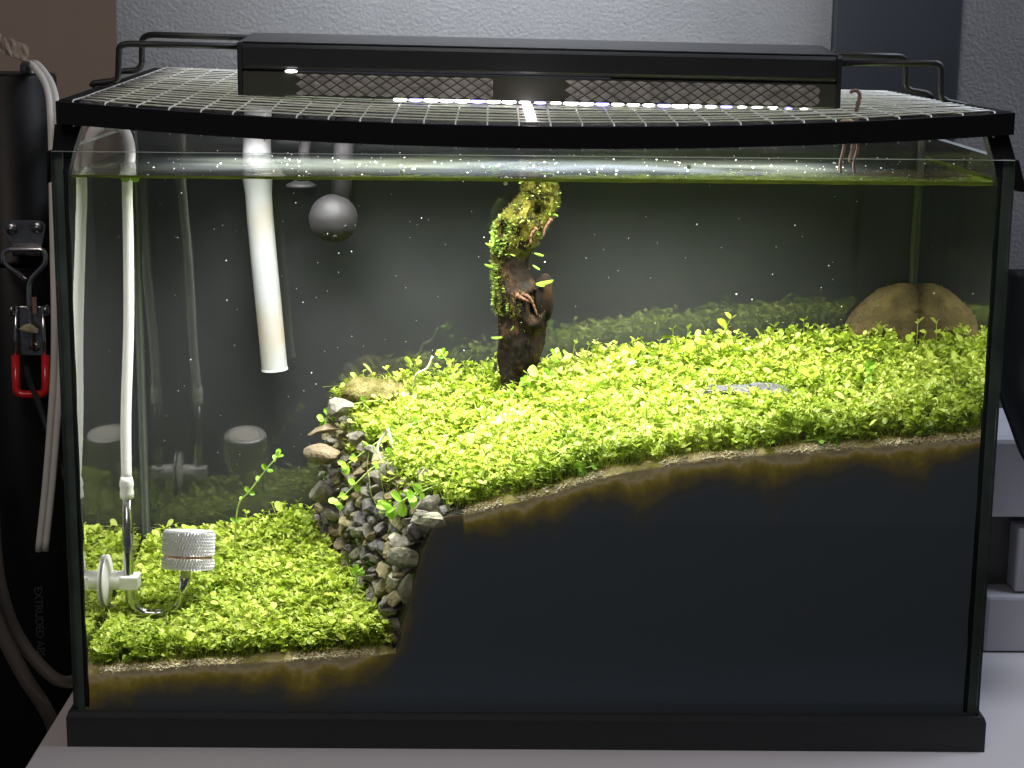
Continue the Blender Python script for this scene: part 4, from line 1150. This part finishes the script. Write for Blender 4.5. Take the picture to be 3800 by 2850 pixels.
for k in range(26):
    z = .2705 - .0012 * k
    mb.lathe([(.0018, 0), (.0022, .0003), (.0018, .0006)], (-.3562 + .0008 * k / 26, .1495 - .001 * k / 26, z), n=10)
mb.build('thread', M_steel, lc)
MB().box(-.3640, -.3470, .151, .1525, .2330, .2690).build('base_plate', M_steel2, lc, bevel=.0006)
for s, x in ((-1, -.3662), (1, -.3458)):
    MB().tube([(x - s * .001, .149, .2695), (x, .147, .2480), (x + s * .0002, .145, .2320)], .0013, 8).build('lever_side', M_steel, lc, smooth=True)
    MB().lathe([(.0035, -.0015), (.0042, -.0008), (.0042, .0008), (.0035, .0015)], (x + s * .0018, .149, .2665), (1, 0, 0), 20).build('pivot', M_steel2, lc, smooth=True)
MB().tube(rounded([(-.3664, .145, .2345), (-.3658, .141, .2065), (-.3450, .141, .2067), (-.3450, .145, .2347)], .0055, 6), .0029, 14).build('red_grip', M_red, lc, smooth=True)
V, F = rock_verts(.0062, .0035, .0048, 77, 2, .4, 1.7, .8)
mesh('dried_paste', [Vector((-.3557, .1455, .2535)) + p for p in V], F, M_nutpaste, lc)
MB().box(-.3535, -.3505, .148, .1496, .2640, .2760).build('tab', M_tape, lc)
MB().lathe([(.0032, 0), (.0034, .0007), (.0014, .0009)], (-.3532, .1508, .2395), (0, -1, 0), 18).build('rivet', M_steel2, lc, smooth=True)

wc = thing('twin_cord', 'white twin-strand flex draped over the black pipe and hanging beside the tank', 'cord')
base_pts = [(-.3640, .195, .4290), (-.3606, .188, .4360), (-.3565, .182, .4392), (-.3476, .168, .4369), (-.3356, .14, .4238), (-.3290, .12, .4023), (-.3250, .1, .3607), (-.3238, .09, .3116), (-.3225, .08, .2688), (-.3243, .08, .2369), (-.3276, .08, .2045), (-.3335, .08, .1554), (-.3403, .08, .1088)]
base_pts = [(p[0] + .0032 * (p[2] < .43), p[1], p[2]) for p in base_pts]
for off in (-.0021, .0021):
    cp = curve([(p[0] + off * 1.0, p[1] + off * .4, p[2]) for p in base_pts], 6)
    MB().tube(cp, .0023, 12).build('strand', M_cord, wc, smooth=True)
cp = curve([(p[0], p[1] + .0002, p[2]) for p in base_pts], 6)
MB().tube(cp, .0009, 6).build('web', M_cord, wc, smooth=True)
tag(MB().tube(curve([(-.3622, .155, .2248), (-.3552, .14, .2143), (-.3453, .12, .206), (-.3323, .1, .1834), (-.3199, .09, .1545), (-.3140, .09, .1300), (-.3125, .10, .10)], 6), .0021, 10).build('flex', M_black, smooth=True),
    'thin black cord slanting behind the white flex to the tank corner', 'cord')
tag(MB().tube(curve([(-.3830, .13, .160), (-.3804, .12, .1271), (-.3776, .11, .1027), (-.3723, .1, .075), (-.3625, .095, .0458), (-.3465, .09, .0235), (-.3290, .09, .0085), (-.316, .115, .0052)], 8), .0046, 16).build('clear_hose', M_clearhose, smooth=True),
    'upper of two smoky clear hoses curving up onto the table edge', 'hose', 'smoky hoses')
tag(MB().tube(curve([(-.3860, .06, .135), (-.3741, .06, .0916), (-.3663, .06, .0683), (-.3587, .06, .0482), (-.3471, .06, .0229), (-.3372, .07, -.0032), (-.3330, .08, -.0300), (-.3320, .08, -.09)], 8), .0050, 16).build('clear_hose', M_clearhose, smooth=True),
    'lower of two smoky clear hoses dropping past the table edge', 'hose', 'smoky hoses')
# crumpled strip of tape on the pipe top
v = []; f = []; nu, nv = 9, 4
for i in range(nu):
    for j in range(nv):
        u, w = i / (nu - 1), j / (nv - 1)
        x = -.3760 + .0225 * u; z = .4610 - .0105 * u - .0135 * w * (1 - .25 * u); y = .172 - .006 * w + .003 * mnoise.noise(Vector((u * 4, w * 3, 3)))
        v.append((x, y, z + .0022 * mnoise.noise(Vector((u * 5, w * 4, 8)))))
for i in range(nu - 1):
    for j in range(nv - 1): f.append((i * nv + j, (i + 1) * nv + j, (i + 1) * nv + j + 1, i * nv + j + 1))
tp = mesh('tape_strip', v, f, M_tape, smooth=False); sol = tp.modifiers.new('solid', 'SOLIDIFY'); sol.thickness = .0008
tag(tp, 'crumpled tan tape strip on top of the black pipe', 'tape')

# ------------------------------------------------------------------ right of the tank
bg = thing('black_bag', 'dark navy bag with grey piping slumped against the right side of the tank', 'bag')
prf = [(.3460, .16, .3000), (.3420, .15, .2600), (.3402, .14, .2184), (.3470, .13, .1930), (.3560, .12, .1700), (.3700, .12, .1630)]
v = []; f = []
cpv = curve(prf, 6); n = len(cpv); mseg = 14
for i, p in enumerate(cpv):
    for j in range(mseg + 1):
        a = j / mseg
        x = p[0] + .0135 * (1 - math.cos(a * 3.14159)) * 2.4 + .004 * mnoise.noise(Vector((i * .3, a * 4, 0))) * a
        y = p[1] - .030 * math.sin(a * 3.14159) + .006 * mnoise.noise(Vector((i * .25, a * 5, 5))) * a
        v.append((x, y + .03 * a, p[2] + .004 * math.sin(a * 3)))
for i in range(n - 1):
    for j in range(mseg): f.append((i * (mseg + 1) + j, i * (mseg + 1) + j + 1, (i + 1) * (mseg + 1) + j + 1, (i + 1) * (mseg + 1) + j))
o = mesh('bag_body', v, f, M_bag, bg, smooth=True); sol = o.modifiers.new('solid', 'SOLIDIFY'); sol.thickness = .002
MB().tube([(p[0], p[1] - .001, p[2]) for p in cpv], .0011, 8).build('piping', M_pipe_edge, bg, smooth=True)
hs = MB()
cp = curve([(.3700, .122, .300), (.3630, .112, .280), (.3610, .108, .262), (.3640, .110, .245)], 10)
for i in range(0, len(cp) - 1):
    p = Vector(cp[i]); d = (Vector(cp[i + 1]) - p).normalized()
    hs.lathe([(.0060, -.0007), (.0078, 0), (.0060, .0007)], p, d, 18)
hs.build('corrugated_strap', M_bag, bg)
dv = thing('white_device', 'white plastic appliance with a dark recess standing on the table right of the tank', 'appliance')
MB().box(.3480, .46, .19, .30, .1060, .168).build('upper_body', M_device, dv, bevel=.004)
MB().box(.3500, .46, .215, .30, .0460, .1058).build('recess', M_device_dark, dv)
MB().box(.3760, .46, .192, .2148, .0465, .0975).build('front_panel', M_device, dv, bevel=.002)
MB().lathe([(.0070, 0), (.0070, .003), (.0060, .004)], (.3915, .1920, .0735), (0, -1, 0), 24).build('knob', M_device_dark, dv, smooth=True)
MB().box(.3530, .46, .185, .30, .0005, .0455).build('foot', M_device, dv, bevel=.003)

# ------------------------------------------------------------------ specks, bubbles
def specks(name, P, r, m_, label, cat, flat=1.0):
    V0, F0 = ico(1); V0 = np.array([p[:] for p in V0]); F0 = np.array(F0)
    V = (V0[None] * np.array([1, 1, flat]) * r[:, None, None] + P[:, None, :]).reshape(-1, 3)
    F = (F0[None] + (np.arange(len(P)) * len(V0))[:, None, None]).reshape(-1, 3)
    return tag(fast_mesh(name, [(V, F)], m_), label, cat, kind='stuff')
M_speck = mat('speck', (.75, .78, .72), .5)
k = 240
P = np.column_stack([rng.uniform(-.285, .285, k), rng.uniform(.05, D - .002, k), rng.uniform(.10, .37, k)])
P = P[P[:, 2] > soil(P[:, 0], P[:, 1]) + .02]
specks('water_specks', P, .00022 + .0004 * rng.random(len(P)) ** 4, M_speck, 'pale specks drifting in the open water', 'specks')
P = np.column_stack(GRAINS)
specks('sand_grains', P, .0005 + .0006 * rng.random(len(P)) ** 2, mat('sand_grain', (.72, .60, .40), .8, col2=(.88, .80, .64), vscale=300), 'pale sand grains lying against the front glass under the carpet', 'sand', .8)
k = 260
P = np.column_stack([rng.uniform(-.27, .285, k), rng.uniform(.01, D - .003, k), np.full(k, WZ - .0012)])
specks('surface_bubbles', P, .00022 + .0007 * rng.random(k) ** 3, mat('bubble', (.8, .82, .82), .15, spec=.9), 'tiny bubbles floating on the water surface', 'bubbles', .6)
bb = mat('bubble_glass', (.72, .78, .55), .1, spec=.9)
P = np.array([(-.0205 + d, .0105, WZ - .0002 + e) for d, e in ((0, 0), (.0032, .0004), (.0064, 0), (.0028, -.0026), (.0122, 0), (.0146, .0002), (-.062, .004), (.118, .009))])
specks('surface_bubbles', P, np.array([.0013, .0019, .0014, .0015, .0011, .0012, .0016, .0018]), bb, 'cluster of larger bubbles at the front waterline above the driftwood', 'bubbles')
fl = thing('floating_leaf', 'pair of green leaves stuck under the waterline left of the white pipe', 'leaf')
fl.location = (-.2530, .0105, WZ - .0025)
for s in (-1, 1): place_leaf(fl, (0, 0, 0), (s, -.1, .15), .0062, .5 * s, 2)
